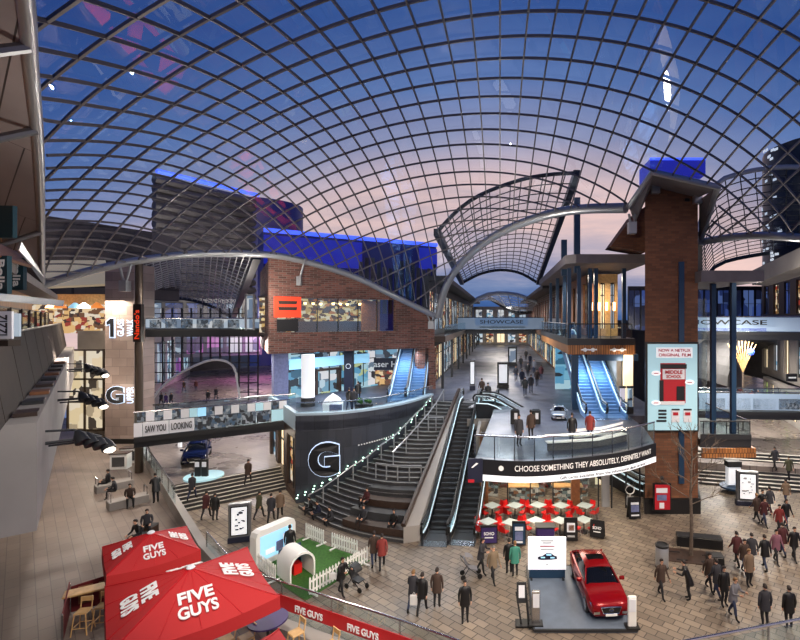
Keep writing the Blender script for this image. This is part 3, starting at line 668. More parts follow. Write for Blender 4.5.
m.slab([qa+bb*.3, qb+bb*.3, qb+bb*.3+Vector((0, 0, 41)), qa+bb*.3+Vector((0, 0, 41))], 18, (.583, -.812, 0)); m.build('ribbed_cladding', 'tower_dark', t, smooth=True)
m = MB(); m.tube([qa-bb*1.0+Vector((0, 0, 41.5)), qb-bb*1.0+Vector((0, 0, 41.5))], .45, 6); m.build('light_strip', 'blue_line', t)
m = MB(); m.cyl(qb+ub*6+bb*6, 9.5, 41, 28); m.build('round_end', 'blue_dim', t, smooth=True)
t = T('roof_block', 'dark roof block behind the glass at the stone column', 'building', P(100, 300, 66)); m = MB(); m.slab([P(36, 300, 60), P(150, 300, 66), P(152, 232, 66), P(36, 214, 60)], 6, (0, -1, 0)); m.build('wall', 'cladding', t)
# ================================================================== arcade behind the left bridge
t = T('glazed_screen', 'glazed grid screen wall with a white arch over the pink-lit arcade', 'glass wall', P(190, 400, 66))
ap = catmull([P(146, 408, 66), P(163, 386, 66), P(184, 371, 66), P(212, 360, 66), P(232, 365, 66), P(238, 385, 66), P(240, 404, 66)])
def archz(x):
    for a, b in zip(ap, ap[1:]):
        if a.x <= x <= b.x: return a.z+(b.z-a.z)*(x-a.x)/max(b.x-a.x, 1e-6)
    return None
x0, x1 = P(134, 0, 66).x, P(258, 0, 66).x; zt, zb = P(0, 308, 66).z, 1.2
m = MB(); nv = 13
for i in range(nv+1):
    x = x0+(x1-x0)*i/nv; z0 = archz(x) or zb
    m.tube([(x, 66, z0), (x, 66, zt)], .11, 4)
k = zb+1.1
while k < zt:
    seg = []; run = []
    for i in range(61):
        x = x0+(x1-x0)*i/60; z0 = archz(x)
        if z0 is None or z0 < k: run.append((x, 66, k))
        else:
            if len(run) > 1: seg.append(run)
            run = []
    if len(run) > 1: seg.append(run)
    for r in seg: m.tube([r[0], r[-1]], .09, 4)
    k += 1.35
m.build('mullions', 'charcoal', t)
m = MB(); m.tube(ap, .17, 8); m.build('arch_rib', 'white_paint', t, smooth=True)
m = MB(); top = [(x0+(x1-x0)*i/40) for i in range(41)]
m.loft([[Vector((x, 66.1, max(zb, archz(x) or zb))) for x in top], [Vector((x, 66.1, zt)) for x in top]], False); m.build('glazing', 'clear_glass', t)
t = T('arcade_building', 'shopping arcade storeys glowing purple and white behind the glazed screen', 'building', P(190, 380, 76))
facade(t, P(118, 0, 80)[:2], P(262, 0, 92)[:2], 5.5, 10.6, 7, 'concrete_dark', ['window_pale', 'shop_white', 'window_pale', 'shop_purple', 'shop_purple', 'shop_purple', 'shop_purple'], wf=.84)
facade(t, P(118, 0, 80)[:2], P(262, 0, 92)[:2], 10.6, 16, 7, 'concrete_dark', ['window_dusk', 'window_pale', 'window_dusk', 'window_dusk'], wf=.84)
facade(t, (-50.2, 67.8), (-62, 96), 1.2, 10.0, 5, 'concrete_light', ['shop_white', 'window_pale', 'shop_white', 'shop_purple'], wf=.86)
facade(t, P(100, 0, 110)[:2], P(262, 0, 118)[:2], 1.2, 5.5, 6, 'concrete_dark', ['shop_warm', 'shop_purple'], wf=.7)
t = T('arcade_shops', 'row of warm shop fronts under the gallery facing the blue display car', 'shop', (-16.5, 36, 1.2))
facade(t, (-19.3, 40.2), (-13.9, 32.6), 0, 4.9, 3, 'timber_dark', ['shop_white', 'cream_lit', 'shop_warm'], wf=.74, zl=.1, zh=.86)
t = T('arcade_shops', 'further arcade shop front running back beneath the footbridge', 'shop', (-21, 60, 1.2)); facade(t, (-23.8, 110), (-19.5, 40.6), 1.2, 5.0, 12, 'timber', ['shop_warm', 'cream_lit', 'shop_white'], wf=.7)

def bridge(name, label, a, b, zt0, zb0, zt1, zb1, wd, front, groups, beam=.7):
    """a footbridge: deck, dark edge beam and a front of panels; front is a list of (t0, t1, f0, f1, material, words)"""
    a = Vector((a[0], a[1], 0)); b = Vector((b[0], b[1], 0)); u = (b-a).normalized(); bk = Vector((-u.y, u.x, 0))
    t = T(name, label, 'bridge', (a+b)/2+Vector((0, 0, zb0)))
    def pt(s, f, d=0.0):
        p = a.lerp(b, s)+bk*d; z0 = zb0+(zb1-zb0)*s; z1 = zt0+(zt1-zt0)*s; p.z = z0+(z1-z0)*f; return p
    m = MB(); m.slab([pt(0, 0), pt(1, 0), pt(1, 0)+bk*wd, pt(0, 0)+bk*wd], beam, (0, 0, 1)); m.build('deck', 'steel_dark', t)
    m = MB(); m.slab([pt(0, -.02, -.06), pt(1, -.02, -.06), pt(1, -.2, -.06), pt(0, -.2, -.06)], .2, -bk); m.build('edge_beam', 'charcoal', t)
    g = MB(); g.slab([pt(0, 0, .02), pt(1, 0, .02), pt(1, 1, .02), pt(0, 1, .02)], .03, -bk); g.build('balustrade_glass', 'clear_glass', t)
    g = MB(); g.slab([pt(0, 0, wd), pt(1, 0, wd), pt(1, 1, wd), pt(0, 1, wd)], .03, -bk); g.build('balustrade_glass', 'clear_glass', t)
    for d in (0, wd):
        g = MB(); g.tube([pt(0, 1.02, d), pt(1, 1.02, d)], .06, 6); g.build('handrail', 'stainless', t, smooth=True)
    for t0, t1, f0, f1, mt, wds in front:
        g = MB(); g.slab([pt(t0, f0, -.05), pt(t1, f0, -.05), pt(t1, f1, -.05), pt(t0, f1, -.05)], .05, -bk); pn = g.build('panel', mt, t)
        if wds:
            wds, wm = wds; hh = (pt(0, 1)-pt(0, 0)).length*(f1-f0); c = pt((t0+t1)/2, (f0+f1)/2, -.07)
            text(wds, (b-a).length*(t1-t0)*.82, hh*.5, c, (pt(1, 0)-pt(0, 0)), (0, 0, 1), wm, pn, bold=.015)
    return t
fr = []
for i in range(9):
    fr.append((.02+.107*i, .02+.107*i+.05, .62, 1.0, 'photo_print' if i not in (3, 7) else 'ad_blue', None)); fr.append((.073+.107*i, .073+.107*i+.05, .62, 1.0, 'paper_white' if i != 3 else 'screen_blue', None))
fr += [(.0, .05, .03, .58, 'paper_white', None), (.055, .21, .03, .58, 'paper_white', ('SAW YOU', 'letter_dark')), (.215, .37, .03, .58, 'paper_white', ('LOOKING', 'letter_dark'))]
for i in range(6): fr.append((.376+.1*i, .47+.1*i, .03, .58, 'photo_print' if i != 5 else 'ad_blue', None))
bridge('footbridge', 'footbridge covered in white advert panels and car photographs', P(134, 400, 33)[:2], (-15.6, 35.6), 12.5-95*33/F, 12.5-120*33/F, 6.4, 4.95, 3.0, fr, 0)
fr = [(.0, 1, .1, .95, 'window_pale', None)]+[(.03+.12*i, .12+.12*i, .12, .9, 'photo_print', None) for i in range(6)]
bridge('footbridge', 'dark upper footbridge between the stone column and the brick building', P(146, 330, 43)[:2], (-20.4, 43.6), 12.45, 11.5, 12.45, 11.5, 2.6, fr, 0)
t = T('door_surround', 'pale metal lift lobby frame where the upper footbridge meets the brickwork', 'door', P(255, 325, 43.5))
m = MB()
for px in (246, 254): m.box((P(px, 0, 43.4).x, 43.4, 13.0), (.16, .16, 3.2))
m.box((P(250, 0, 43.4).x, 43.4, 14.6), (.9, .16, .16)); m.build('frame', 'steel_light', t)
m = MB(); m.box((P(250, 0, 43.5).x, 43.5, 13), (.7, .04, 3.1)); m.build('pane', 'window_pale', t)

# ================================================================== gallery wall with the G, gallery balustrade
Wp = [Vector((p[0], p[1], 0)) for p in W]
o = MB().wallrun(W, 0, 5.9, .4).build('wall_gallery', 'panel_dark'); struct(o, 'dark panelled curved wall carrying the big letter G')
m = MB(); m.wallrun([(p[0]+.06, p[1]-.06) for p in W], 5.9, 6.05, .55); o = m.build('trim_coping', 'coping'); struct(o)
t = T('gallery_balustrade', 'clear glass balustrade on top of the dark curved wall', 'balustrade', Wp[8]+Vector((0, 0, 6)))
m = MB(); m.wallrun([(p[0]-.1, p[1]+.3) for p in W], 6.05, 6.7, .03); m.build('glass', 'clear_glass', t)
m = MB(); m.tube([(p[0]-.1, p[1]+.3, 6.72) for p in W], .04, 6); m.build('handrail', 'stainless', t)
o = MB().wallrun([(-19.4, 40.2), (-13.9, 32.5)], 4.9, 6.05, .3).build('trim_gallery', 'coping'); struct(o)
gl = T('wall_letter', 'large halo-lit letter G on the dark curved wall above the stairs', 'sign', P(323, 460, 32.6))
def bend(vs, s0):     # wrap flat lettering along the wall path from arc length s0
    out = []; cum = [0]
    for a, b in zip(Wp, Wp[1:]): cum.append(cum[-1]+(b-a).length)
    for v in vs:
        s = s0+v.x; k = 0
        while k < len(Wp)-2 and cum[k+1] < s: k += 1
        u = (Wp[k+1]-Wp[k]).normalized(); p = Wp[k]+u*(s-cum[k]); n = Vector((u.y, -u.x, 0)); p = p+n*(v.z+.03); p.z = v.y; out.append(p)
    return out
vs, fs = textfit('G', 2.05, 2.4, .075, .08); MB().add(bend([Vector((v.x, v.y+2.9, v.z)) for v in vs], 1.85), fs).build('halo_edge', 'halo', gl)
vs, fs = textfit('G', 1.93, 2.27, .06, .1); MB().add(bend([Vector((v.x, v.y+2.9, v.z+.08)) for v in vs], 1.85), fs).build('letter_face', 'letter_dark', gl)
m = MB()
for k in range(14): m.add(bend([Vector((x, y+3.55+.012*k, .03)) for x, y in ((0, 0), (.1, 0), (.1, .09), (0, .09))], 4.1+.2*k), [(0, 1, 2, 3)])
tag(m.build('small_lettering', 'letter_white'), 'row of tiny white letters beside the large wall letter', 'sign')

# ================================================================== the grand stair
def SL(s):
    k = min(max(s, 0), 1)*(len(Wp)-1); i = min(int(k), len(Wp)-2); p = Wp[i].lerp(Wp[i+1], k-i); u = (Wp[i+1]-Wp[i]).normalized()
    return p+Vector((u.y, -u.x, 0))*.25+Vector((.5*(1-s), -.6*(1-s), 0))
def SR(s): return Vector((-5.35, 26.6, 0)).lerp(Vector((-3.45, 40.2, 0)), s)
def SP(s, u):
    p = SL(s).lerp(SR(s), u); p.y -= .9*math.sin(PI*u)*(1-s); return p
NS = 29; RH = 5.5/NS
def stair_z(s): return min(NS, int(s*NS)+1)*RH
st = T('grand_stair', 'wide dark stone stair curving up along the dark wall', 'stair', SP(0, .5))
m = MB(); ed = MB(); U = [i/10 for i in range(11)]
for i in range(NS):
    s0, s1 = i/NS, (i+1)/NS; z = (i+1)*RH; zb = max(0, z-RH*1.02)
    f = [SP(s0, u) for u in U]; b = [SP(min(1, s1+.004), u) for u in U]; r = [p.lerp(q, .2) for p, q in zip(f, b)]
    def W3(p, zz): q = p.copy(); q.z = zz; return q
    m.loft([[W3(p, zb) for p in f], [W3(p, z) for p in f], [W3(p, z) for p in b], [W3(p, zb) for p in b]], False)
    ed.loft([[W3(p, z-.03) for p in f], [W3(p, z+.008) for p in f], [W3(p, z+.008) for p in r]], False)
m.build('treads', 'stone_dark', st); ed.build('nosing', 'stone_edge', st)
for k, (s, u0) in enumerate(((.015, .48), (.09, .45), (.165, .42), (.24, .4))):
    m = MB(); us = [u0+(1-u0)*i/8 for i in range(9)]; z = stair_z(s+.03)+.22
    f = [SP(s+.005, u) for u in us]; b = [SP(s+.06, u) for u in us]
    m.loft([[W3(p, z-.5) for p in f], [W3(p, z) for p in f], [W3(p, z) for p in b], [W3(p, z-.5) for p in b], [W3(p, z-.5) for p in f]], False); m.build('seat_ledge', 'stone_dark' if k % 2 else 'timber_dark', st)
def rail(name, label, pts, posts=True, hgt=1.0, r=.05, cat='handrail', m_='steel_light'):
    t = T(name, label, cat, pts[0])
    a = MB(); a.tube([p+Vector((0, 0, hgt)) for p in pts], r, 6); a.build('top_rail', m_, t, smooth=True)
    for p in pts:
        b = MB(); b.tube([p, p+Vector((0, 0, hgt))], r*.9, 6); b.build('post', m_, t)
    return t
def on(s, u): p = SP(s, u); p.z = stair_z(s); return p
rail('handrail', 'stainless handrail nearest the dark wall down the whole grand stair', [on(.01+.09*k, .12) for k in range(11)])
rail('handrail', 'short horizontal handrail across the stair behind the seat ledges', [on(.34, .32+.15*k) for k in range(5)])
rail('handrail', 'handrail climbing the middle of the upper stair flight', [on(.42+.11*k, .42) for k in range(6)])
rail('handrail', 'short handrail across the top landing of the stair', [on(.72, .5+.2*k) for k in range(3)])
t = T('stair_lights', 'row of small green-white lights along the foot of the dark wall', 'lights', on(.2, 0))
for k in range(64):
    s = .01+.96*k/63; p = SL(s); p.z = stair_z(s)+.22; d = Wp[min(int(s*20), 20)]; q = p.lerp(Vector((d.x, d.y, p.z)), .75)
    m = MB(); m.ball(q, .05, 6); m.build('lamp', 'step_light', t)
t = T('stair_wall', 'pale side wall with a maroon top rail between the stair and escalators', 'wall', SR(.3))
m = MB(); a = [SR(s) for s in U]; b = [Vector((-4.5, 26.9, 0)).lerp(Vector((-3.3, 40.2, 0)), s) for s in U]
m.loft([[W3(p, 0) for p in a], [W3(p, .9+s*5.5) for p, s in zip(a, U)], [W3(p, .9+s*5.5) for p, s in zip(b, U)], [W3(p, 0) for p in b], [W3(p, 0) for p in a]], False)
for q in (0, -1):
    m.add([W3(a[q], 0), W3(b[q], 0), W3(b[q], .9+U[q]*5.5), W3(a[q], .9+U[q]*5.5)], [(0, 1, 2, 3)])
m.build('cladding', 'concrete_light', t)
m = MB(); m.tube([W3(p, 1.0+s*5.5) for p, s in zip(a, U)], .16, 6); m.build('top_rail', 'timber_dark', t)

# ================================================================== escalators
def escalator_proto():
    t = T('escalator', 'x', 'escalator', (0, 0, 0)); H, R_, F0 = 5.5, 11.0, 1.3; wd = .66
    def prof(y):
        if y < F0: return 0.0
        if y > F0+R_: return H
        return (y-F0)/R_*H
    ys = [0, F0-.3, F0+.3, F0+R_-.3, F0+R_+.3, R_+2*F0]
    m = MB()
    for sx in (-1, 1):
        m.loft([[Vector((sx*wd, y, prof(y)+.32)), Vector((sx*(wd+.12), y, prof(y)+.32)), Vector((sx*(wd+.12), y, max(0, prof(y)-.75))), Vector((sx*wd, y, max(0, prof(y)-.75)))] for y in ys], True, True)
    m.loft([[Vector((-wd, y, prof(y)-.12)), Vector((wd, y, prof(y)-.12)), Vector((wd, y, max(-.3, prof(y)-.75))), Vector((-wd, y, max(-.3, prof(y)-.75)))] for y in ys], True, True)
    m.build('truss', 'steel_dark', t)
    m = MB(); n = 30; d = (R_+.8)/n
    for i in range(n):
        y = F0-.4+i*d; z = prof(y+d*.5)
        m.box((0, y+d/2, z-.06), (2*wd-.1, d*.97, .22))
    m.box((0, .45, 0), (2*wd-.1, .9, .06)); m.box((0, R_+2*F0-.45, H), (2*wd-.1, .9, .06)); m.build('step_band', 'charcoal', t)
    for sx in (-1, 1):
        x = sx*(wd+.06); g = MB()
        g.loft([[Vector((x-.012, y, prof(y)+.32)), Vector((x+.012, y, prof(y)+.32)), Vector((x+.012, y, prof(y)+1.0)), Vector((x-.012, y, prof(y)+1.0))] for y in ys], True, True); g.build('glass_panel', 'clear_glass', t)
        h = MB(); top = [Vector((x, y, prof(y)+1.03)) for y in ys]
        h.tube([Vector((x, .05, .35)), Vector((x, -.22, .5)), Vector((x, -.25, .8))]+[Vector((x, -.12, 1.0))]+top+[Vector((x, R_+2*F0+.12, H+1.0)), Vector((x, R_+2*F0+.25, H+.8)), Vector((x, R_+2*F0+.2, H+.5))], .075, 8)
        h.build('handrail', 'rubber', t, smooth=True)
        l = MB(); l.tube([Vector((x-sx*.0, y, prof(y)+.36)) for y in ys], .045, 4); l.build('skirt_light', 'strip_light', t)
        l = MB(); l.tube([Vector((x, y, prof(y)+.95)) for y in ys], .03, 4); l.build('deck_profile', 'strip_light', t)
    for y, z in ((-.3, 0), (R_+2*F0+.3, H)):
        p = MB(); p.box((0, y, z+.006), (2*wd+.3, .8, .03)); p.build('comb_plate', 'stainless', t)
    return t
E0 = escalator_proto(); E0['label'] = 'escalator beside the pale stair wall, rising from the square to the upper street'
a1 = -math.atan2(1.25, 13.6)
E0.location = (-3.65, 26.9, 0); E0.rotation_euler = (0, 0, a1)
dup(E0, (-2.12, 27.0, 0), a1, 'escalator next to the round red-chair cafe, parallel to the one by the stair wall')
BL = {'charcoal': 'esc_blue_lit', 'steel_dark': 'esc_blue_lit'}  # blue light on these escalators is put into their colour and glow
dup(E0, P(596, 424, 33.5) - Vector((0, 0, P(588, 424, 33.5).z-5.5)), math.radians(1.5), 'blue-lit escalator under the timber balcony, on the side away from the concrete wall', mats=BL)
dup(E0, P(617, 424, 33.5) - Vector((0, 0, P(607, 424, 33.5).z-5.5)), math.radians(1.5), 'blue-lit escalator under the timber balcony, next to the concrete wall', mats=BL)
dup(E0, (-8.75, 40.6, 5.5), math.radians(4.5), 'blue-white escalator climbing beside the store sign', mats=BL)
dup(E0, (-7.25, 40.9, 5.5), math.radians(5), 'second store escalator, hard against the brick piers', mats=BL)
dup(E0, (11.3, 33.9, 0), math.radians(72), 'escalator coming down to the square behind the brown brick tower')

# ================================================================== curved deck edge with banner
t = T('deck_banner', 'curved black banner with white capitals along the deck edge', 'banner', (4, 23.6, 5))
DKp = [Vector((p[0], p[1], 0)) for p in DK]
m = MB(); m.wallrun([(p.x, p.y-.06) for p in DKp], 4.88, 5.62, .05); m.build('banner_cloth', 'letter_dark', t)
m = MB(); m.wallrun([(p.x, p.y-.06) for p in DKp], 4.58, 4.88, .06); m.build('white_strip', 'white_sign', t)
cum = [0]
for a, b in zip(DKp, DKp[1:]): cum.append(cum[-1]+(b-a).length)
def dbend(vs, z):
    o = []
    for v in vs:
        s = v.x; k = 0
        while k < len(DKp)-2 and cum[k+1] < s: k += 1
        u = (DKp[k+1]-DKp[k]).normalized(); p = DKp[k]+u*(s-cum[k])+Vector((u.y, -u.x, 0))*(.085+v.z); p.z = z+v.y; o.append(p)
    return o
vs, fs = textfit('CHOOSE SOMETHING THEY ABSOLUTELY, DEFINITELY WANT', 8.2, .32, .004, .01); MB().add(dbend([Vector((v.x+6.1, v.y, v.z)) for v in vs], 5.25), fs).build('lettering', 'letter_white', t)
vs, fs = textfit('Gift cards available from the information desk on level 1', 5.6, .15, 0, .01); MB().add(dbend([Vector((v.x+7.0, v.y, v.z)) for v in vs], 4.73), fs).build('lettering', 'letter_dark', t)
m = MB(); m.add(dbend([Vector((1.35+.13*math.cos(k*PI/6), .13*math.sin(k*PI/6), .01)) for k in range(12)], 5.25), [tuple(range(12))]); m.build('round_emblem', 'letter_white', t)
bn_ = t; t = bpy.data.objects.new('end_panel', None); C.objects.link(t); t.parent = bn_; t.location = Vector((-1.35, 23.3, 4.6))-bn_.location; t['label'] = 'dark navy square end panel with a pink corner'
m = MB(); m.box((-1.2, 23.32, 5.1), (.72, .1, 1.15)); m.build('board', 'navy', t); m = MB(); m.box((-1.4, 23.26, 4.6), (.3, .04, .14)); m.build('corner_mark', 'poster_red', t)
m = MB(); m.slab([Vector((-1.4, 23.25, 5.25)), Vector((-1.3, 23.25, 5.25)), Vector((-1.05, 23.25, 5.45)), Vector((-1.15, 23.25, 5.48))], .02, (0, -1, 0)); m.build('pale_stroke', 'letter_white', t)
t = T('deck_balustrade', 'curved glass balustrade with steel posts above the black banner', 'balustrade', (4, 23.8, 5.5))
m = MB(); m.wallrun([(p.x, p.y+.25) for p in DKp], 5.62, 6.65, .025); m.build('glass', 'clear_glass', t)
m = MB(); m.tube([Vector((p.x, p.y+.25, 6.7)) for p in DKp], .045, 6); m.build('handrail', 'stainless', t, smooth=True)
for k in range(0, len(DKp), 2):
    b = MB(); b.tube([Vector((DKp[k].x, DKp[k].y+.3, 5.5)), Vector((DKp[k].x, DKp[k].y+.3, 6.7))], .03, 6); b.build('post', 'stainless', t)
for k, (lb, dy, mt) in enumerate((('long white low bench standing inside the curved glass balustrade', 1.0, 'white_paint'), ('white slatted bench behind the first bench on the deck', 2.2, 'white_paint'))):
    b = T('deck_bench', lb, 'bench', (4.2, 24.8+dy, 5.5))
    m = MB(); pts = [(2.5+k*1.6, 24.2+dy), (5.3+k*.6, 24.8+dy), (7.2+k*.3, 26.2+dy)]
    m.wallrun(pts, 5.9, 5.96, .4); m.build('seat', mt, b); m = MB(); m.wallrun([(p[0], p[1]+.1) for p in pts], 5.5, 5.9, .06); m.build('base', 'concrete_dark', b)
    m = MB(); m.wallrun([(p[0]-.1, p[1]+.5) for p in pts], 6.1, 6.25, .04); m.build('backrest', mt, b)

# cafe below the deck
t = T('cafe', 'glazed cafe front with orange timber posts and crowded shelves under the deck', 'shop', (3, 31.6, 0))
m = MB(); m.box((2.6, 35.9, 2.4), (8.2, .2, 4.8)); m.box((-1.5, 33.8, 2.4), (.2, 4.4, 4.8)); m.build('room_wall', 'concrete_light', t)
for x0_, x1_, mt in ((-1.3, .1, 'shop_shelves'), (.5, 2.6, 'shop_shelves'), (3.2, 5.2, 'shop_shelves'), (5.5, 6.5, 'shop_shelves')):
    m = MB(); m.box(((x0_+x1_)/2, 35.4, 1.9), (x1_-x0_, .5, 3.2)); m.build('shelf_unit', mt, t)
for x0_ in (1.0, 4.0):
    m = MB(); m.rbox((x0_+.6, 32.9, .5), (2.0, .6, 1.0), .05); cn_ = m.build('counter', 'shop_shelves', t); MB().rbox((x0_+.6, 32.9, 1.04), (2.1, .75, .08), .02).build('counter_top', 'timber_light', cn_)
for x0_ in (-.6, 2.7, 5.7):
    m = MB(); m.box((x0_, 33.9, .9), (.9, .5, 1.8)); m.build('shelf_unit', 'shop_shelves', t)
for x_ in (-1.05, 4.95):
    m = MB(); m.box((x_, 31.55, 2.4), (.55, .4, 4.8)); m.build('post', 'timber', t)
for i in range(5):
    m = MB(); x_ = -1.0+i*1.5; m.box((x_+.75, 31.7, 3.0), (1.4, .03, 3.4)); m.build('window', 'clear_glass', t) if i not in (1, 3) else None
for i in range(6):
    m = MB(); m.box((-1.0+i*1.5, 31.7, 2.4), (.08, .1, 4.8)); m.build('mullion', 'charcoal', t)
m = MB(); m.box((2.6, 31.7, 4.75), (7.8, .15, .35)); m.build('head_beam', 'timber_dark', t)
for i in range(5):
    m = MB(); m.lathe((-.4+i*1.5, 33, 3.7), [(.05, .5), (.25, .1), (.28, 0), (.02, -.02)], 10); m.build('pendant_lamp', 'lamp_warm' if i != 2 else 'red_plastic', t)
struct(MB().box((4, 36.6, 2.4), (13, .3, 4.8)).build('wall_undercroft', 'concrete'))
m = MB(); m.box((7.0, 31.9, 1.9), (.5, .3, 3.8)); tag(m.build('information_board', 'steel_light'), 'tall grey information board between the cafe and the bright passage', 'panel')
t = T('glass_lobby', 'pale glazed lobby lit from inside at the foot of the hidden escalator', 'lobby', (8.1, 33, 0))
m = MB(); m.box((8.2, 35.8, 2.2), (2.2, .1, 4.2)); m.build('back_panel', 'cream_lit', t)
for x_ in (7.35, 8.3, 9.2): m = MB(); m.tube([(x_, 31.6, 0), (x_, 31.6, 4.9)], .06, 6); m.build('post', 'steel_dark', t)

# ================================================================== brown brick tower with the film advert
t = T('brick_tower', 'tall brown brick tower with dark plinth and a lit blue box on top', 'tower', (11, 32.4, 0))
m = MB(); m.prism([(9.3, 30.8), (12.7, 30.8), (14.0, 34.1), (10.35, 34.1)], 0, P(0, 186, 30.8).z); m.slab([P(611, 246, 34.3), P(646, 252, 34.3), P(646, 206, 34.3), P(634, 214, 34.3)], 2.0, (0, -1, 0)); m.build('brickwork', 'brick_warm', t)
m = MB(); m.prism([(9.2, 30.6), (12.8, 30.6), (14.1, 34.2), (10.2, 34.2)], 0, .95); m.build('plinth', 'black', t)
a, b = P(648, 177, 32), P(703, 161, 32); m = MB(); m.box(((a.x+b.x)/2, 32.8, (a.z+b.z)/2), (b.x-a.x, 2.4, b.z-a.z)); m.build('light_box', 'blue_glow', t)
m = MB(); m.tube([(a.x, 31.6, b.z), (b.x, 31.6, b.z)], .09, 6); m.build('light_strip', 'blue_line', t)
m = MB(); x_ = P(681, 0, 30.8).x; m.box((x_, 30.75, 9.0), (.34, .14, 14.2)); m.build('service_channel', 'blue_steel', t)
m = MB(); q = P(687, 200, 30.8); m.box(q, (.3, .1, .2)); m.build('vent', 'black', t)
ad = T('film_advert', 'large pale blue lit film advert on the brown brick tower', 'advert', P(672, 430, 30.5))
def ab(px0, py0, px1, py1, mt, nm, d=0.0, th=.03, par=None):
    Yb = 30.52-d; k = 30.5; a, b = P(px0, py0, k), P(px1, py1, k)
    return MB().box(((a.x+b.x)/2, Yb, (a.z+b.z)/2), (abs(b.x-a.x), th, abs(a.z-b.z))).build(nm, mt, par or ad)
ab(645.5, 342, 698.5, 431.5, 'black', 'frame', -.06, .2); ab(647.5, 344, 697, 430, 'ad_blue', 'poster', .06)
ti = ab(656, 347.5, 692, 357.5, 'white_sign', 'title_box', .09)
def at_(txt, cx, cy, w, h, mt, par=ad, d=.12): k = 30.5; text(txt, w/F*k, h/F*k, Vector((P(cx, cy, k).x, 30.5-d, P(cx, cy, k).z)), (1, 0, 0), (0, 0, 1), mt, par, bold=.025)
at_('NOW A NETFLIX', 674, 350.2, 32, 3.2, 'poster_red'); at_('ORIGINAL FILM', 674, 354.8, 32, 3.2, 'poster_red')
bk_ = ab(660, 363, 685, 403, 'poster_red', 'book_cover', .09, .05); ab(660, 364, 686, 368.5, 'letter_dark', 'book_band', .13); ab(662, 369, 684, 379, 'paper_white', 'book_title_patch', .13)
ab(659, 380, 663, 401, 'letter_dark', 'book_spine', .13); ab(676, 386, 684, 400, 'letter_dark', 'book_figure', .13); ab(660, 401, 684, 404.5, 'paper_white', 'book_pages', .13)
at_('MIDDLE', 673, 371.8, 17, 3.6, 'poster_red', ad, .16); at_('SCHOOL', 673, 376.2, 15, 3.2, 'poster_red', ad, .16)
for cx_, cy_ in ((655.5, 373), (689, 382), (655.5, 402.5)):
    k = 30.5; c = P(cx_, cy_, k); m = MB(); m.add([(c.x+.3*math.cos(j*PI/8), 30.38, c.z+.16*math.sin(j*PI/8)) for j in range(16)], [tuple(range(16))]); m.build('speech_bubble', 'white_sign', ad)
    MB().box((c.x, 30.36, c.z), (.3, .02, .05)).build('bubble_text', 'poster_red', ad)
for i in range(4): ab(657-(1 if i == 3 else -1), 409.5+3.4*i, 666, 411.5+3.4*i, 'letter_dark', 'caption_line', .1)
for x_ in (671, 683): ab(x_, 409, x_+8, 422, 'paper_white', 'small_book', .1); ab(x_, 408.5, x_+8, 410, 'letter_dark', 'small_book_band', .13); ab(x_+1.5, 412, x_+6.5, 415, 'poster_red', 'small_book_title', .13)
t = T('poster_stand', 'red poster stand leaning at the black plinth of the brick tower', 'poster', P(662, 516, 29.8))
c = P(662, 497, 30.2); m = MB(); m.box(c, (1.1, .14, 1.75)); m.build('frame', 'black', t); m = MB(); m.box(c+Vector((0, -.09, .02)), (.95, .04, 1.55)); m.build('poster', 'poster_red', t)
for dz, hh, mt, ww in ((.45, .3, 'paper_white', .7), (.0, .35, 'tile_blue', .6), (-.5, .35, 'paper_white', .3)): MB().box(c+Vector((-.05, -.12, dz)), (ww, .02, hh)).build('print', mt, t)
m = MB(); m.ball(c+Vector((0, 0, 1.2)), .13, 8); m.tube([c+Vector((0, 0, .85)), c+Vector((0, 0, 1.1))], .03, 6); m.build('lamp', 'charcoal', t)

# ================================================================== timber balcony block between street and tower
t = T('balcony_block', 'two-storey balcony block with timber fascia, dark columns and flat grey roof', 'building', (8, 37, 5.5))
bp2 = [(5.1, 36.2), (10.2, 36.2), (10.2, 60), (5.1, 60)]
m = MB(); m.prism(bp2, 10.45, 10.95); m.build('floor_plate', 'steel_dark', t)
m = MB(); m.wallrun([(5.15, 60), (5.15, 36.25), (10.2, 36.25)], 9.75, 10.5, .3); m.build('timber_fascia', 'timber_slat', t)
m = MB(); m.prism([(5.4, 36.5), (10.2, 36.5), (10.2, 60), (5.4, 60)], 9.7, 9.78); m.build('timber_soffit', 'timber', t)
for i, x_ in enumerate((6.4, 7.0, 8.6, 9.2)): m = MB(); m.ball((x_, 36.15, 10.1), .16, 8); m.tube([(x_-.3, 36.15, 10.1), (x_+.3, 36.15, 10.12)], .06, 6); m.build('flower_emblem', 'letter_white', t)
m = MB(); m.prism([(4.9, 36), (5.6, 35.3), (11, 35.3), (11, 60), (4.9, 60)], 16.55, 17.2); m.build('roof_slab', 'soffit', t)
m = MB(); m.wallrun([(5.2, 60), (5.2, 36.4), (10.0, 36.4)], 10.95, 12.0, .03); m.build('balustrade_glass', 'clear_glass', t)
m = MB(); m.tube([(5.2, 60, 12.05), (5.2, 36.4, 12.05), (10.0, 36.4, 12.05)], .05, 6)
for k in range(7): m.tube([(5.2+.8*k, 36.4, 10.95), (5.2+.8*k, 36.4, 12.05)], .03, 4)
for k in range(8): m.tube([(5.2, 38+3*k, 10.95), (5.2, 38+3*k, 12.05)], .03, 4)
m.build('balustrade_rail', 'charcoal', t)
for x_, y_ in ((5.3, 36.8), (6.05, 36.8), (6.9, 36.8), (7.35, 36.8), (5.5, 41), (5.5, 46), (9.5, 36.8), (5.5, 52)):
    m = MB(); m.box((x_, y_, 13.6), (.28, .28, 5.4)); m.build('column', 'blue_steel', t)
facade(t, (7.6, 60), (7.6, 41.6), 10.95, 16.3, 6, 'timber', ['shop_warm', 'cream_lit', 'shop_warm'], wf=.5)
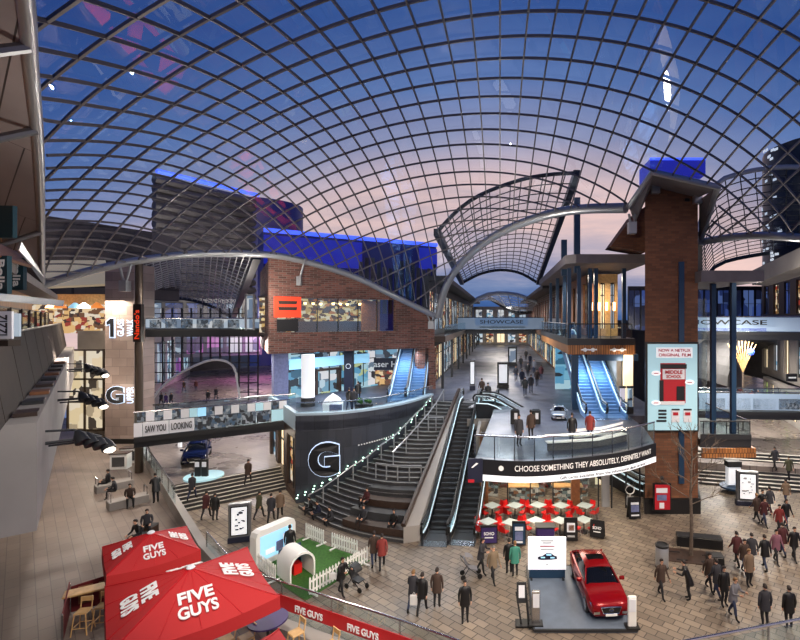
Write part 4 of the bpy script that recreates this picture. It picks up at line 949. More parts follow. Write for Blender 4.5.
facade(t, (7.6, 41.6), (10.2, 41.6), 10.95, 16.3, 3, 'timber_light', ['window_pale', 'cream_lit'], wf=.45)
for i in range(4): m = MB(); m.box((7.9+.65*i, 41.4, 13.5), (.16, .2, .7)); m.build('wall_lamp', 'lamp_warm', t)
m = MB(); m.box((8.6, 36.7, 9.5), (3.8, .5, .5)); m.build('blue_beam', 'blue_steel', t)
m = MB(); m.box((5.75, 36.9, 7.6), (.5, .5, 4.3)); m.build('lower_column', 'blue_steel', t)
m = MB(); m.box((9.3, 44, 7.6), (.4, 13, 4.2)); m.build('concrete_wall', 'concrete', t)
m = MB(); m.box((9.75, 36.6, 7.6), (.7, .3, 4.2)); m.build('lit_reveal', 'cream_lit', t)
m = MB(); m.box((7.5, 47, 7.7), (4.2, .3, 4.3)); m.build('rear_glazing', 'shop_blue', t)
for x_, y_, z_ in ((P(578, 0, 37).x, 37.5, P(0, 198, 37.5).z), (P(564, 0, 40).x, 40, P(0, 240, 40).z)):
    m = MB(); m.box((x_, y_, (16+z_)/2), (.45, .45, z_-16)); m.build('mast', 'blue_steel', t)
for k, (px, mt) in enumerate(((622.5, 'shop_purple'), (630, 'shop_white'))):
    m = MB(); c = P(px, 402, 35.2); m.box(c, (.35, .2, 2.1)); m2 = T('poster_column', ['slim pink lit poster column against the concrete wall', 'slim white lit poster column beside the warm wall reveal'][k], 'poster', (c.x, 35.2, 5.5)); m.build('print', mt, m2)
    m = MB(); m.box((c.x, 35.2, c.z+1.1), (.45, .25, .15)); m.box((c.x, 35.2, 5.75), (.45, .25, .5)); m.build('frame', 'charcoal', m2)

# ================================================================== shopping street
lb = iter(['street terrace of shops opposite the balcony block, near end', 'middle stretch of the street shops facing the digital kiosk', 'farthest shops down the narrow street before the showcase bridge', ])
for (y0_, y1_), n_ in (((47.5, 66), 5), ((66, 90), 6), ((90, 126), 8)):
    l_ = next(lb); t = T('street_shops', l_, 'building', (-7, (y0_+y1_)/2, 5.5))
    facade(t, (-7, y0_), (-7, y1_), 5.5, 10.0, n_, 'charcoal', ['shop_white', 'shop_warm', 'cream_lit', 'shop_white'], wf=.9, zl=.03, zh=.9, inset=.1)
    facade(t, (-7, y0_), (-7, y1_), 10.0, 16.2, n_, 'charcoal', ['shop_warm', 'window_pale', 'shop_white'], wf=.8, zl=.2, inset=.1)
    m = MB(); m.prism([(-7, y0_), (-5.4, y0_), (-5.4, y1_), (-7, y1_)], 10.1, 10.7); m.build('balcony_slab', 'timber_dark', t)
    m = MB(); m.prism([(-5.5, y0_), (-5.45, y0_), (-5.45, y1_), (-5.5, y1_)], 10.7, 11.8); m.build('balustrade_glass', 'clear_glass', t)
    m = MB(); m.prism([(-7.5, y0_), (-5.2, y0_), (-5.2, y1_), (-7.5, y1_)], 16.2, 16.7); m.build('eaves', 'charcoal', t)
    for k in range(int(n_/2)+1):
        m = MB(); yy = y0_+(y1_-y0_)*k/(int(n_/2)+.0001); m.box((-5.7, min(yy, y1_-.3)+.2, 7.8), (.25, .25, 4.6)); m.build('column', 'charcoal', t)
lb = iter(['shops continuing down the street beyond the timber balcony block', 'far shops on the balcony side of the street'])
for (y0_, y1_), n_ in (((60, 88), 7), ((88, 126), 8)):
    t = T('street_shops', next(lb), 'building', (7.4, (y0_+y1_)/2, 5.5))
    facade(t, (7.4, y1_), (7.4, y0_), 5.5, 10.0, n_, 'timber', ['shop_white', 'shop_blue', 'cream_lit'], wf=.86, zl=.05, inset=.1)
    facade(t, (7.4, y1_), (7.4, y0_), 10.0, 16.2, n_, 'brick', ['shop_warm', 'window_pale'], wf=.5)
    m = MB(); m.prism([(5.6, y0_), (7.4, y0_), (7.4, y1_), (5.6, y1_)], 10.1, 10.7); m.build('balcony_slab', 'timber', t)
    m = MB(); m.prism([(5.3, y0_), (8, y0_), (8, y1_), (5.3, y1_)], 16.2, 16.7); m.build('eaves', 'charcoal', t)
t = T('end_building', 'pale lit shop building closing the far end of the street', 'building', (0, 127, 5.5))
facade(t, (-7, 126.5), (7.4, 126.5), 5.5, 10.5, 5, 'concrete', ['shop_white', 'shop_warm', 'cream_lit'], wf=.7); facade(t, (-7, 126.5), (7.4, 126.5), 10.5, 15.5, 5, 'concrete', ['window_pale', 'shop_white'], wf=.6)
fr = [(0, .98, .02, .98, 'sign_blue', None), (.2, .8, .34, .95, 'sign_blue', ('SHOWCASE', 'navy')), (.25, .77, .12, .26, 'navy', None)]
bridge('showcase_bridge', 'pale grey sign bridge lettered for the cinema across the street', (-6.7, 76), (7.2, 76), 12.55, 10.7, 12.55, 10.7, 2.5, fr, 0)
t = T('lower_bridge_sign', 'short grey sign panel joining the sign bridge to the balcony block', 'sign', (6, 62, 11.6)); m = MB(); a, b = P(547, 328, 62), P(563, 318.5, 62); m.box(((a.x+b.x)/2, 62-2, (a.z+b.z)/2), (b.x-a.x, .2, b.z-a.z)); m.build('panel', 'steel_light', t)
# kiosks and totems in the street
def totem(label, px, py, z, w, h, scr, rz=0, body='steel_grey', base='navy', name='digital_totem'):
    g = G(px, py, z); t = T(name, label, 'totem', g, rz)
    m = MB(); m.rbox((0, 0, h/2), (w, .35, h), .04); m.build('case', body, t, world=False)
    m = MB(); m.box((0, -.16, h*.56), (w*.82, .06, h*.76)); m.build('bezel', 'black', t, world=False)
    m = MB(); m.box((0, -.2, h*.56), (w*.7, .04, h*.7)); s = m.build('screen', scr, t, world=False)
    m = MB(); m.rbox((0, 0, h*.07), (w*1.06, .45, h*.14), .03); m.build('base', base, t, world=False)
    return t, s, h, w
def mapmarks(s, w, h, mt, seed):
    random.seed(seed)
    for i in range(14):
        m = MB(); m.box((random.uniform(-.24, .24)*w, -.23, h*(.33+.5*random.random())), (random.uniform(.05, .16)*w, .012, random.uniform(.02, .05)*h)); m.build('map_mark', mt, s, world=False)
t_, s_, h_, w_ = totem('digital map totem lit white at the low steps left of the dark wall', 240, 541, 0, 1.1, 2.15, 'white_sign', math.radians(16)); mapmarks(s_, w_, h_, 'navy', 3); t_['label'] = 'digital map totem lit white between the low steps and the play lawn'
t_, s_, h_, w_ = totem('digital map totem lit white in front of the broad striped steps', 747, 505, 0, 1.35, 2.3, 'white_sign', math.radians(-12)); mapmarks(s_, w_, h_, 'letter_grey', 5)
totem('bright screen totem standing alone in the middle of the street', 503, 388, 5.5, 1.15, 2.6, 'white_sign', 0, 'black', 'black'); totem('second screen totem far down the street', 512.5, 366, 5.5, 1.3, 2.8, 'window_pale', 0, 'black', 'black')
totem('slender white light totem at the head of the escalators', 472.5, 390, 5.5, .5, 3.0, 'white_sign')
for px, lb_ in ((515, 'black display panel on the deck, closer to the escalators'), (536, 'black display panel on the deck, closer to the ride-on car')):
    g = G(px, 424, 5.5); t = T('display_stand', lb_, 'panel', g); m = MB(); m.rbox((0, 0, .5), (.6, .25, 1.0), .1); m.build('case', 'black', t, world=False); m = MB(); m.box((.05, -.14, .55), (.2, .03, .4)); m.build('print', 'paper_white', t, world=False)

# ================================================================== right side: balcony, bridges, mall
t = T('side_balcony', 'projecting balcony with timber fascia and dark blue columns beside the brick tower', 'balcony', (14.5, 31, 4))
m = MB(); m.prism([(12.7, 30.4), (15.9, 30.4), (15.9, 37), (12.7, 37)], 4.3, 4.8); m.build('floor_plate', 'charcoal', t)
m = MB(); m.wallrun([(12.7, 30.3), (15.95, 30.3), (15.95, 37)], 3.72, 4.3, -.2); m.build('timber_fascia', 'timber_slat', t)
m = MB(); m.wallrun([(12.7, 30.4), (15.85, 30.4), (15.85, 37)], 4.8, 5.9, .03); m.build('balustrade_glass', 'clear_glass', t)
m = MB(); m.tube([(12.7, 30.45, 5.95), (15.85, 30.45, 5.95), (15.85, 37, 5.95)], .045, 6)
for k in range(5): m.tube([(12.9+.74*k, 30.45, 4.8), (12.9+.74*k, 30.45, 5.95)], .03, 4)
m.wallrun([(12.7, 30.35), (15.9, 30.35)], 4.8, 5.15, .1)
m.build('balustrade_rail', 'charcoal', t)
for px, Yb in ((713, 31.5), (733, 30.8), (762, 40)):
    if px == 762: continue
    x_ = P(px, 0, Yb).x; m = MB(); m.box((x_, Yb, 9.8), (.3, .3, 10.2)); m.build('column', 'blue_steel', t)
m = MB(); m.prism([(12.5, 29.8), (16.4, 29.8), (16.4, 38), (12.5, 38)], 14.75, 15.45); m.build('roof_slab', 'soffit', t)
m = MB(); m.box((14.3, 37.4, 9.5), (3.6, .2, 9)); m.build('rear_glazing', 'clear_glass', t)
fr = [(0, 1, .05, .95, 'sign_blue', None), (.02, .44, .32, .96, 'sign_blue', ('SHOWCASE', 'letter_dark')), (.03, .40, .06, .26, 'blue_glow', None)]
bridge('showcase_bridge', 'blue-grey sign bridge lettered for the cinema beside the brick tower', (15.0, 43), (36, 41), 12.6, 11.3, 12.6, 11.2, 2.5, fr, 0)
fr = [(0, 1, .1, .95, 'sign_blue', None)]+[(.02+.1*i, .11+.1*i, .14, .7, 'photo_print', None) for i in range(9)]
bridge('footbridge', 'lower footbridge with a strip of photographs over the striped steps', (15.6, 43.6), (38, 42.4), 5.8, 4.1, 5.7, 4.0, 2.5, fr, 0)
t = T('mall_shops', 'dark blue curved office facade rising behind the sign bridge', 'building', (22, 70, 1.2))
facade(t, (23, 86), (64, 86), 8, 18.2, 18, 'steel_dark', ['window_dusk', 'window_dusk', 'window_dusk'], wf=.9, zl=.04, zh=.94); facade(t, (15.6, 112), (60, 112), 1.2, 12, 9, 'concrete_dark', ['shop_white', 'window_pale', 'shop_warm'], wf=.6)
t = T('mall_shops', 'mall shop row running back behind the dark blue columns', 'building', (15, 60, 1.2)); facade(t, (15.2, 45), (16.2, 100), 1.2, 5.6, 8, 'concrete_dark', ['shop_warm', 'shop_white'], wf=.7) ; facade(t, (15.2, 45), (16.2, 100), 5.6, 11.2, 8, 'concrete_dark', ['window_pale', 'shop_white', 'shop_warm'], wf=.6)
t = T('mall_shops', 'bright lime and white shop pilasters past the striped steps', 'building', (30, 50, 1.2))
facade(t, (34, 62), (29.5, 46), 1.2, 5.0, 6, 'concrete_light', ['lime_lit', 'cream_lit', 'shop_warm'], wf=.55)
facade(t, (36, 66), (31.5, 47), 5.0, 12.4, 5, 'concrete_light', ['cream_lit', 'shop_white'], wf=.4)
facade(t, (36, 66), (31.5, 47), 12.4, 17.5, 5, 'timber_dark', ['window_dusk', 'shop_warm'], wf=.5)
q = P(789, 377, 46); s = T('hanging_sign', 'round-ended black shop sign on the pale pilasters', 'sign', q); m = MB(); m.rbox((q.x, 45.6, q.z), (1.1, .2, .75), .08); m.build('board', 'black', s); m = MB(); m.box((q.x, 45.47, q.z), (.7, .03, .14)); m.build('lettering', 'letter_white', s)
t = T('canopy_slab', 'sloping pale concrete canopy edge above the sign bridge', 'canopy', P(790, 268, 32))
m = MB(); a, b = P(752, 282, 40), P(830, 250, 27); m.slab([a, b, b+Vector((2.5, .5, 0)), a+Vector((2, 1.2, 0))], .25, (0, 0, 1)); m.slab([a, b, b+Vector((0, 0, .95)), a+Vector((0, 0, .95))], .3, (-.9, -.4, 0)); m.build('slab', 'concrete_light', t)
m = MB(); m.box((b.x+1.6, b.y+.8, 8), (.6, .6, 15)); m.build('support_column', 'concrete_light', t)
t = T('tower_block', 'dark curved tower block dotted with small white lights', 'building', P(790, 300, 70))
m = MB(); q = P(825, 300, 74); m.cyl((q.x, 74, 6), 8.5, P(0, 140, 70).z-6, 24); m.build('wall', 'tower_night', t, smooth=True)
random.seed(9)
for k in range(48):
    a = -PI+random.uniform(-.5, .45); z = random.uniform(19, 39); MB().box((q.x+8.52*math.cos(a), 74+8.52*math.sin(a), z), (.7, .1, .35), a+PI/2).build('lit_window', 'window_lit', t)
t = T('tree_lights', 'bare decorated tree with pale branches on the mall bridge', 'tree', P(745, 385, 50))
m = MB(); random.seed(4); b0 = P(743, 372, 48)
for k in range(9):
    a = -1.1+2.2*k/8; m.tube([b0, b0+Vector((a*.5, 0, 1.3)), b0+Vector((a*1.3, .2, 2.5+.6*math.cos(a)))], .05, 5)
m.build('branches', 'timber_light', t); m = MB(); m.ball(b0+Vector((.8, 0, 2.0)), .35, 8); m.build('blue_lamp', 'blue_line', t); m = MB(); m.tube([Vector((b0.x, 48, 1.2)), b0], .09, 6); m.build('trunk', 'bark', t)
t = T('vault_entrance', 'dark vaulted opening of the mall passage behind the bare tree', 'arch', P(755, 390, 60))
m = MB(); c = P(757, 388, 62); rr = 4.3; m.loft([[Vector((c.x+rr*f*math.cos(PI*k/14), Y_, 1.2+2.6+rr*1.35*f*math.sin(PI*k/14))) for k in range(15)] for f, Y_ in ((1.12, 60), (1, 60), (1, 74))], False); m.build('rim', 'concrete_dark', t)
m = MB(); m.box((c.x, 75, 6), (9.5, .3, 10)); m.build('back_wall', 'concrete', t)
# near handrail at the picture's lower edge
a, b = P(690, 640, 10), P(815, 616, 10.4); t = T('handrail', 'thin steel handrail on a glass barrier overlooking the crowd', 'handrail', (a.x, 10, 4.4))
m = MB(); m.tube([a-(b-a)*.5, b+(b-a)*.5], .03, 8); m.build('top_rail', 'stainless', t, smooth=True)
for f in (.0, .62, 1.3):
    q = a.lerp(b, f); m = MB(); m.tube([q, Vector((q.x, q.y, 4.6))], .025, 6); m.build('post', 'stainless', t)
m = MB(); e_ = b+(b-a)*.5; s_ = a-(b-a)*.5; m.slab([s_-Vector((0, 0, .1)), e_-Vector((0, 0, .1)), Vector((e_.x, e_.y, 4.7)), Vector((s_.x, s_.y, 4.7))], .02, (0, -1, 0)); m.build('glass', 'clear_glass', t)
o = MB().prism([(s_.x, 10.2), (e_.x+2, 10.8), (e_.x+2, 4), (s_.x, 4)], 4.2, 4.6).build('floor_balcony', 'concrete'); struct(o)
# ================================================================== burger terrace: parasols, bar tables, barrier
def parasol(label, c, half, ze, zp, zf, rz, side):
    """square parasol: half-diagonal HALF, eaves ZE, peak ZP, standing on floor ZF; local axes along the diagonals"""
    t = T('parasol', label, 'parasol', (c[0], c[1], zf), rz)
    e, p = ze-zf, zp-zf
    cor = [Vector((half*math.cos(k*PI/2), half*math.sin(k*PI/2), e)) for k in range(4)]; pk = Vector((0, 0, p))
    m = MB(); n = 8
    for k in range(4):
        a, b = cor[k], cor[(k+1) % 4]; rows = []
        for i in range(n+1):
            f = i/n; row = []
            for j in range(n+1):
                q = a.lerp(b, j/n); q = pk.lerp(q, f); q.z -= .16*half/2.7*math.sin(PI*j/n)*f*f - .0; q.z += .0; row.append(q)
            rows.append(row)
        m.loft(rows, False)
        m.loft([[q for q in rows[-1]], [q*1.0+Vector((q.x*.012, q.y*.012, -.36)) for q in rows[-1]]], False)
    cn = m.build('canopy', 'red_fabric', t, world=False, smooth=True)
    m = MB()
    for k in range(4):
        m.tube([pk+Vector((0, 0, .01)), cor[k]+Vector((0, 0, .015))], .018, 5)
        for f in (.25, .5, .75): mm = cor[k].lerp(cor[(k+1) % 4], f); m.tube([pk+Vector((0, 0, .01)), pk.lerp(mm, .5)+Vector((0, 0, -.025)), mm+Vector((0, 0, -.10*half/2.7))], .01, 4)
    m.build('seam', 'red', cn, world=False)
    for k in range(4):       # words on every side of the canopy
        a, b = cor[k], cor[(k+1) % 4]; mid = (a+b)/2; r = (b-a).normalized(); u = (pk-mid).normalized(); nn = r.cross(u)
        for wd, f, sw in (('FIVE', .50, .36), ('GUYS', .27, .40)):
            cpt = mid.lerp(pk, f)+nn*.05
            cpt.z -= .10*half/2.7*(1-f)**2
            text(wd, half*sw*.86, half*.15, cpt+Vector((0, 0, -.02)), r, u, 'letter_white', cn, bold=.03, ext=.02, world=False)
    m = MB(); m.lathe((0, 0, p-.02), [(.08, 0), (.12, .04), (.08, .09), (.02, .1)], 12); m.build('finial', 'paper_white', t, world=False)
    m = MB(); m.tube([(0, 0, .05), (0, 0, p)], .045, 10); m.build('pole', 'white_paint', t, world=False)
    m = MB(); m.rbox((0, 0, .06), (.8, .8, .12), .03); m.build('base', 'charcoal', t, world=False)
    m = MB()
    for k in range(4): m.tube([(0, 0, e*.82), cor[k]*.55+Vector((0, 0, (pk.z)*.45-.08))], .02, 5); 
    m.build('strut', 'white_paint', t, world=False)
    return t
parasol('largest red parasol in front, white lettering on every slope', (-9.15, 14.2), 2.75, 4.4, 5.1, 1.5, math.radians(-5), 0)
parasol('smaller red parasol behind, next to the pale kerb wall', (-12.25, 16.85), 1.8, 4.4, 4.95, 1.5, math.radians(-3), 0)
parasol('red parasol cut by the bottom edge of the picture', (-5.75, 10.4), 2.1, 4.4, 5.0, 1.5, math.radians(0), 0)
def bar_table(label, p, w, d, rz, top='timber_light'):
    t = T('bar_table', label, 'table', p, rz)
    m = MB(); m.rbox((0, 0, 1.07), (w, d, .06), .02); m.build('table_top', top, t, world=False)
    for sx in (-1, 1):
        for sy in (-1, 1):
            m = MB(); m.box((sx*(w/2-.08), sy*(d/2-.08), .52), (.06, .06, 1.04)); m.build('leg', 'charcoal', t, world=False)
    return t
def stool(label, p, rz, group=None):
    t = T('bar_stool', label, 'stool', p, rz, group)
    m = MB(); m.rbox((0, 0, .74), (.4, .4, .05), .02); m.build('seat', 'timber_light', t, world=False)
    for sx in (-1, 1):
        for sy in (-1, 1):
            m = MB(); m.tube([(sx*.24, sy*.24, 0), (sx*.17, sy*.17, .74)], .022, 6); m.build('leg', 'timber_light', t, world=False)
        m = MB(); m.tube([(sx*.17, .18, .74), (sx*.17, .24, 1.12)], .02, 6); m.build('back_post', 'timber_light', t, world=False)
    m = MB(); m.box((0, .235, 1.05), (.38, .03, .16)); m.build('backrest', 'timber_light', t, world=False)
    m = MB()
    for a in (0, PI/2, PI, 3*PI/2): m.tube([(.22*math.cos(a)-.22*math.sin(a), .22*math.sin(a)+.22*math.cos(a), .25), (.22*math.cos(a)+.22*math.sin(a), .22*math.sin(a)-.22*math.cos(a), .25)], .015, 5)
    m.build('footrest', 'timber_light', t, world=False)
    return t
rz45 = math.radians(48)
bar_table('long pale wooden bar table beside the smaller parasol', G(94, 617, 1.5), 1.7, .55, math.radians(33))
for px, py, lb in ((83, 632, 'wooden bar stool with slatted back under the long bar table'), (103, 626, 'wooden bar stool half hidden by the largest red parasol')): stool(lb, G(px, py, 1.5), math.radians(12))
t = T('bar_table', 'round violet-grey bar table at the corner of the largest parasol', 'table', G(268, 652, 1.5))
m = MB(); m.cyl((0, 0, 1.05), .62, .05, 28); m.build('table_top', 'purple', t, world=False, smooth=True); m = MB(); m.cyl((0, 0, 0), .05, 1.05, 10); m.build('leg', 'charcoal', t, world=False); m = MB(); m.cyl((0, 0, 0), .3, .03, 20); m.build('base', 'charcoal', t, world=False)
for px, py, lb in ((296, 655, 'wooden stool by the round violet table, against the red barrier'), (246, 660, 'wooden stool under the edge of the largest parasol, by the round table'), (226, 662, 'second wooden stool in the shade of the largest parasol'), (330, 668, 'wooden stool low by the red barrier, past the round table')): stool(lb, G(px, py, 1.5), math.radians(-40))
t = T('windbreak', 'dark red canvas windbreak with a steel post behind the bar table', 'windbreak', G(66, 620, 1.5))
a, b, c_ = G(68, 585, 1.9), G(112, 576, 1.9), G(64, 640, 1.5)
m = MB(); a, b, c_ = [Vector((v[0], v[1], 1.5)) for v in ((-15.9, 17.75), (-14.3, 18.9), (-14.55, 15.95))]
for p, q in ((a, b), (c_, a)):
    mm = MB(); mm.slab([p+Vector((0, 0, .1)), q+Vector((0, 0, .1)), q+Vector((0, 0, 1.25)), p+Vector((0, 0, 1.05))], .03); mm.build('canvas', 'maroon_canvas', t)
for p in (a, b, c_): mm = MB(); mm.tube([p, p+Vector((0, 0, 1.15))], .035, 6); mm.build('post', 'stainless', t)
for k, f in enumerate((.2, .5, .8)): mm = MB(); q = a.lerp(b, f); mm.slab([q+Vector((-.1, -.14, .35)), q+Vector((.24, .1, .35)), q+Vector((.24, .1, 1.0)), q+Vector((-.1, -.14, 1.0))], .04); mm.build('timber_panel', 'timber', t)
t = T('terrace_barrier', 'glass terrace barrier with a red lettered band along its foot', 'barrier', (-8, 17.5, 1.5))
BA, BB, BC = Vector((-13.2, 21.6, 1.5)), Vector((-10.0, 18.45, 1.5)), Vector((-3.2, 15.3, 1.5))
BD = Vector((1.0, 13.2, 1.5))
for p, q in ((BA, BB), (BB, BC), (BC, BD)):
    m = MB(); m.slab([p+Vector((0, 0, .1)), q+Vector((0, 0, .1)), q+Vector((0, 0, 1.35)), p+Vector((0, 0, 1.35))], .02); m.build('glass', 'clear_glass', t)
    m = MB(); m.tube([p+Vector((0, 0, 1.38)), q+Vector((0, 0, 1.38))], .03, 6); m.build('top_rail', 'stainless', t)
for p in (BA, BB, BB.lerp(BC, .3), BB.lerp(BC, .62), BC, BD): m = MB(); m.tube([p, p+Vector((0, 0, 1.4))], .03, 6); m.build('post', 'stainless', t)
for p, q in ((BB, BC), (BC, BD)):
    m = MB(); u = (q-p).normalized(); o_ = Vector((-.4, -.6, 0))*.0; m.slab([p+Vector((-.05, -.06, .45)), q+Vector((-.05, -.06, .45)), q+Vector((-.05, -.06, .95)), p+Vector((-.05, -.06, .95))], .03); bnd = m.build('red_band', 'red', t)
    for f in (.18, .5, .82): text('FIVE GUYS', 1.3, .24, p.lerp(q, f)+Vector((-.08, -.12, .7)), u, (0, 0, 1), 'letter_white', bnd, bold=.03)
    m = MB(); m.box(((p+q)/2+Vector((-.2, -.3, .1))), ((q-p).length, .5, .2), math.atan2(u.y, u.x)); m.build('kerb', 'concrete_light', t)
t = T('glass_rail', 'low glass railing with steel posts running up the terrace edge', 'railing', (-22, 31, 1.5))
for p, q in ((Vector((-30.5, 40.0, 2.2)), Vector((-24.2, 33.3, 2.2))), (Vector((-24.2, 33.3, 2.2)), Vector((-18.0, 26.6, 2.2)))):
    m = MB(); m.slab([p, q, q+Vector((0, 0, .9)), p+Vector((0, 0, .9))], .02); m.build('glass', 'clear_glass', t)
    m = MB(); m.tube([p+Vector((0, 0, .92)), q+Vector((0, 0, .92))], .04, 6); m.build('top_rail', 'stainless', t)
    for k in range(4): m = MB(); w_ = p.lerp(q, k/4); m.tube([w_-Vector((0, 0, .1)), w_+Vector((0, 0, .92))], .03, 5); m.build('post', 'stainless', t)
for (px, py, ln, lb) in ((114, 489, 1.9, 'pale stone bench block under the seated pair by the column'), (128, 505, 1.9, 'pale stone bench block with steel armrails on the terrace')):
    g = G(px, py, 1.5); t = T('stone_bench', lb, 'bench', g, math.radians(50)); m = MB(); m.rbox((0, 0, .23), (ln, .8, .46), .03); m.build('block', 'concrete_light', t, world=False)
    for sx in (-1, 1): m = MB(); m.tube([(sx*ln*.45, -.3, .46), (sx*ln*.45, -.3, .9), (sx*ln*.45, .35, .9), (sx*ln*.45, .35, .46)], .03, 6); m.build('armrail', 'stainless', t, world=False)
for px, py, lb in ((121, 468, 'small white cafe counter at the foot of the stone column'), (131, 462, 'second white counter unit beside the bronze post')):
    g = G(px, py, 1.5); t = T('counter_unit', lb, 'counter', g, .2); m = MB(); m.rbox((0, 0, .55), (1.1, .7, 1.1), .03); m.build('body', 'white_paint', t, world=False); m = MB(); m.box((0, 0, 1.13), (1.2, .8, .06)); m.build('worktop', 'timber_dark', t, world=False); m = MB(); m.box((0, -.37, .55), (.8, .03, .7)); m.build('front_panel', 'concrete_dark', t, world=False)

# ================================================================== play lawn with white picket fences
qd = [Vector((-12.9, 24.6, 0)), Vector((-11.2, 27.3, 0)), Vector((-6.7, 24.7, 0)), Vector((-8.6, 21.2, 0))]
t = T('play_lawn', 'square of artificial green turf with a black edge', 'turf mat', qd[0])
MB().prism([p[:2] for p in qd], 0, .03).build('turf', 'turf', t)
def picket(label, a, b):
    a = Vector(a); b = Vector(b); L_ = (b-a).length; rz = math.atan2(b.y-a.y, b.x-a.x)
    t = T('picket_fence', label, 'fence', (a.x, a.y, .035), rz)
    n = int(L_/.17)
    m = MB()
    for i in range(n+1):
        x = L_*i/n; m.slab([Vector((x-.045, 0, .08)), Vector((x+.045, 0, .08)), Vector((x+.045, 0, .78)), Vector((x, 0, .86)), Vector((x-.045, 0, .78))], .025)
    m.build('slat', 'white_paint', t, world=False)
    for z in (.22, .62): m = MB(); m.box((L_/2, .03, z), (L_, .03, .08)); m.build('rail', 'white_paint', t, world=False)
    for x in (.15, L_-.15): m = MB(); m.box((x, 0, .03), (.07, .6, .06)); m.build('foot', 'white_paint', t, world=False)
picket('white picket fence behind the lawn, beside the tall screen', qd[1]+Vector((.2, -.1, 0)), (-9.7, 26.3, 0)); picket('white picket fence on the stair side of the lawn', (-9.1, 26.0, 0), (-7.5, 25.1, 0))
picket('longest white picket fence, nearest the pushchair', (-8.5, 21.5, 0), (-6.75, 24.4, 0)); picket('white picket fence between the tunnel and the red barrier', (-12.5, 24.2, 0), (-10.6, 22.6, 0))
a, b = Vector((-12.3, 23.9, .03)), Vector((-11.2, 25.9, .03)); u = (b-a).normalized(); n_ = Vector((u.y, -u.x, 0))
t = T('play_screen', 'tall white rounded screen frame with a pale blue picture', 'screen', (a+b)/2)
m = MB(); L_ = (b-a).length
def SS(x, z, d): return a+u*x+n_*d+Vector((0, 0, z))
out_ = [(0, 0), (L_, 0), (L_, 1.5), (L_-.08, 1.72), (L_-.3, 1.8), (.3, 1.8), (.08, 1.72), (0, 1.5)]
m.slab([SS(x, z, .25) for x, z in out_], .5, n_); m.build('frame', 'white_paint', t)
m = MB(); m.slab([SS(.22, .3, .27), SS(L_-.22, .3, .27), SS(L_-.22, 1.5, .27), SS(.22, 1.5, .27)], .03, n_); s_ = m.build('screen', 'screen_blue', t)
for x, z, w_, h_, mt in ((.5, .5, .5, .25, 'white_sign'), (1.1, .45, .4, .5, 'tile_blue'), (1.5, .9, .35, .3, 'white_sign')): m = MB(); m.slab([SS(x, z, .29), SS(x+w_, z, .29), SS(x+w_, z+h_, .29), SS(x, z+h_, .29)], .015, n_); m.build('picture_shape', mt, s_)
t = T('play_tunnel', 'white arched play tunnel open at the front on the lawn', 'tunnel', (-9.9, 23.3, .03), math.radians(48))
m = MB(); arc = [(.62*math.cos(PI*k/14), .7+.62*math.sin(PI*k/14)) for k in range(15)]; arc = [(.62, 0)]+arc+[(-.62, 0)]; ari = [(x*.88, z*.92) for x, z in arc]
m.loft([[Vector((x, -.7, z)) for x, z in arc], [Vector((x, .7, z)) for x, z in arc], [Vector((x, .7, z)) for x, z in ari], [Vector((x, -.7, z)) for x, z in ari], [Vector((x, -.7, z)) for x, z in arc]], False); m.build('shell', 'white_paint', t, world=False, smooth=True)
m = MB(); m.box((0, .66, .6), (1.1, .05, 1.2)); m.build('back_board', 'blue_steel', t, world=False); m = MB(); m.box((.1, .2, .25), (.4, .4, .5)); m.build('red_block', 'red_plastic', t, world=False); m = MB(); m.box((-.2, .5, .75), (.3, .1, .5)); m.build('picture_panel', 'shop_blue', t, world=False)

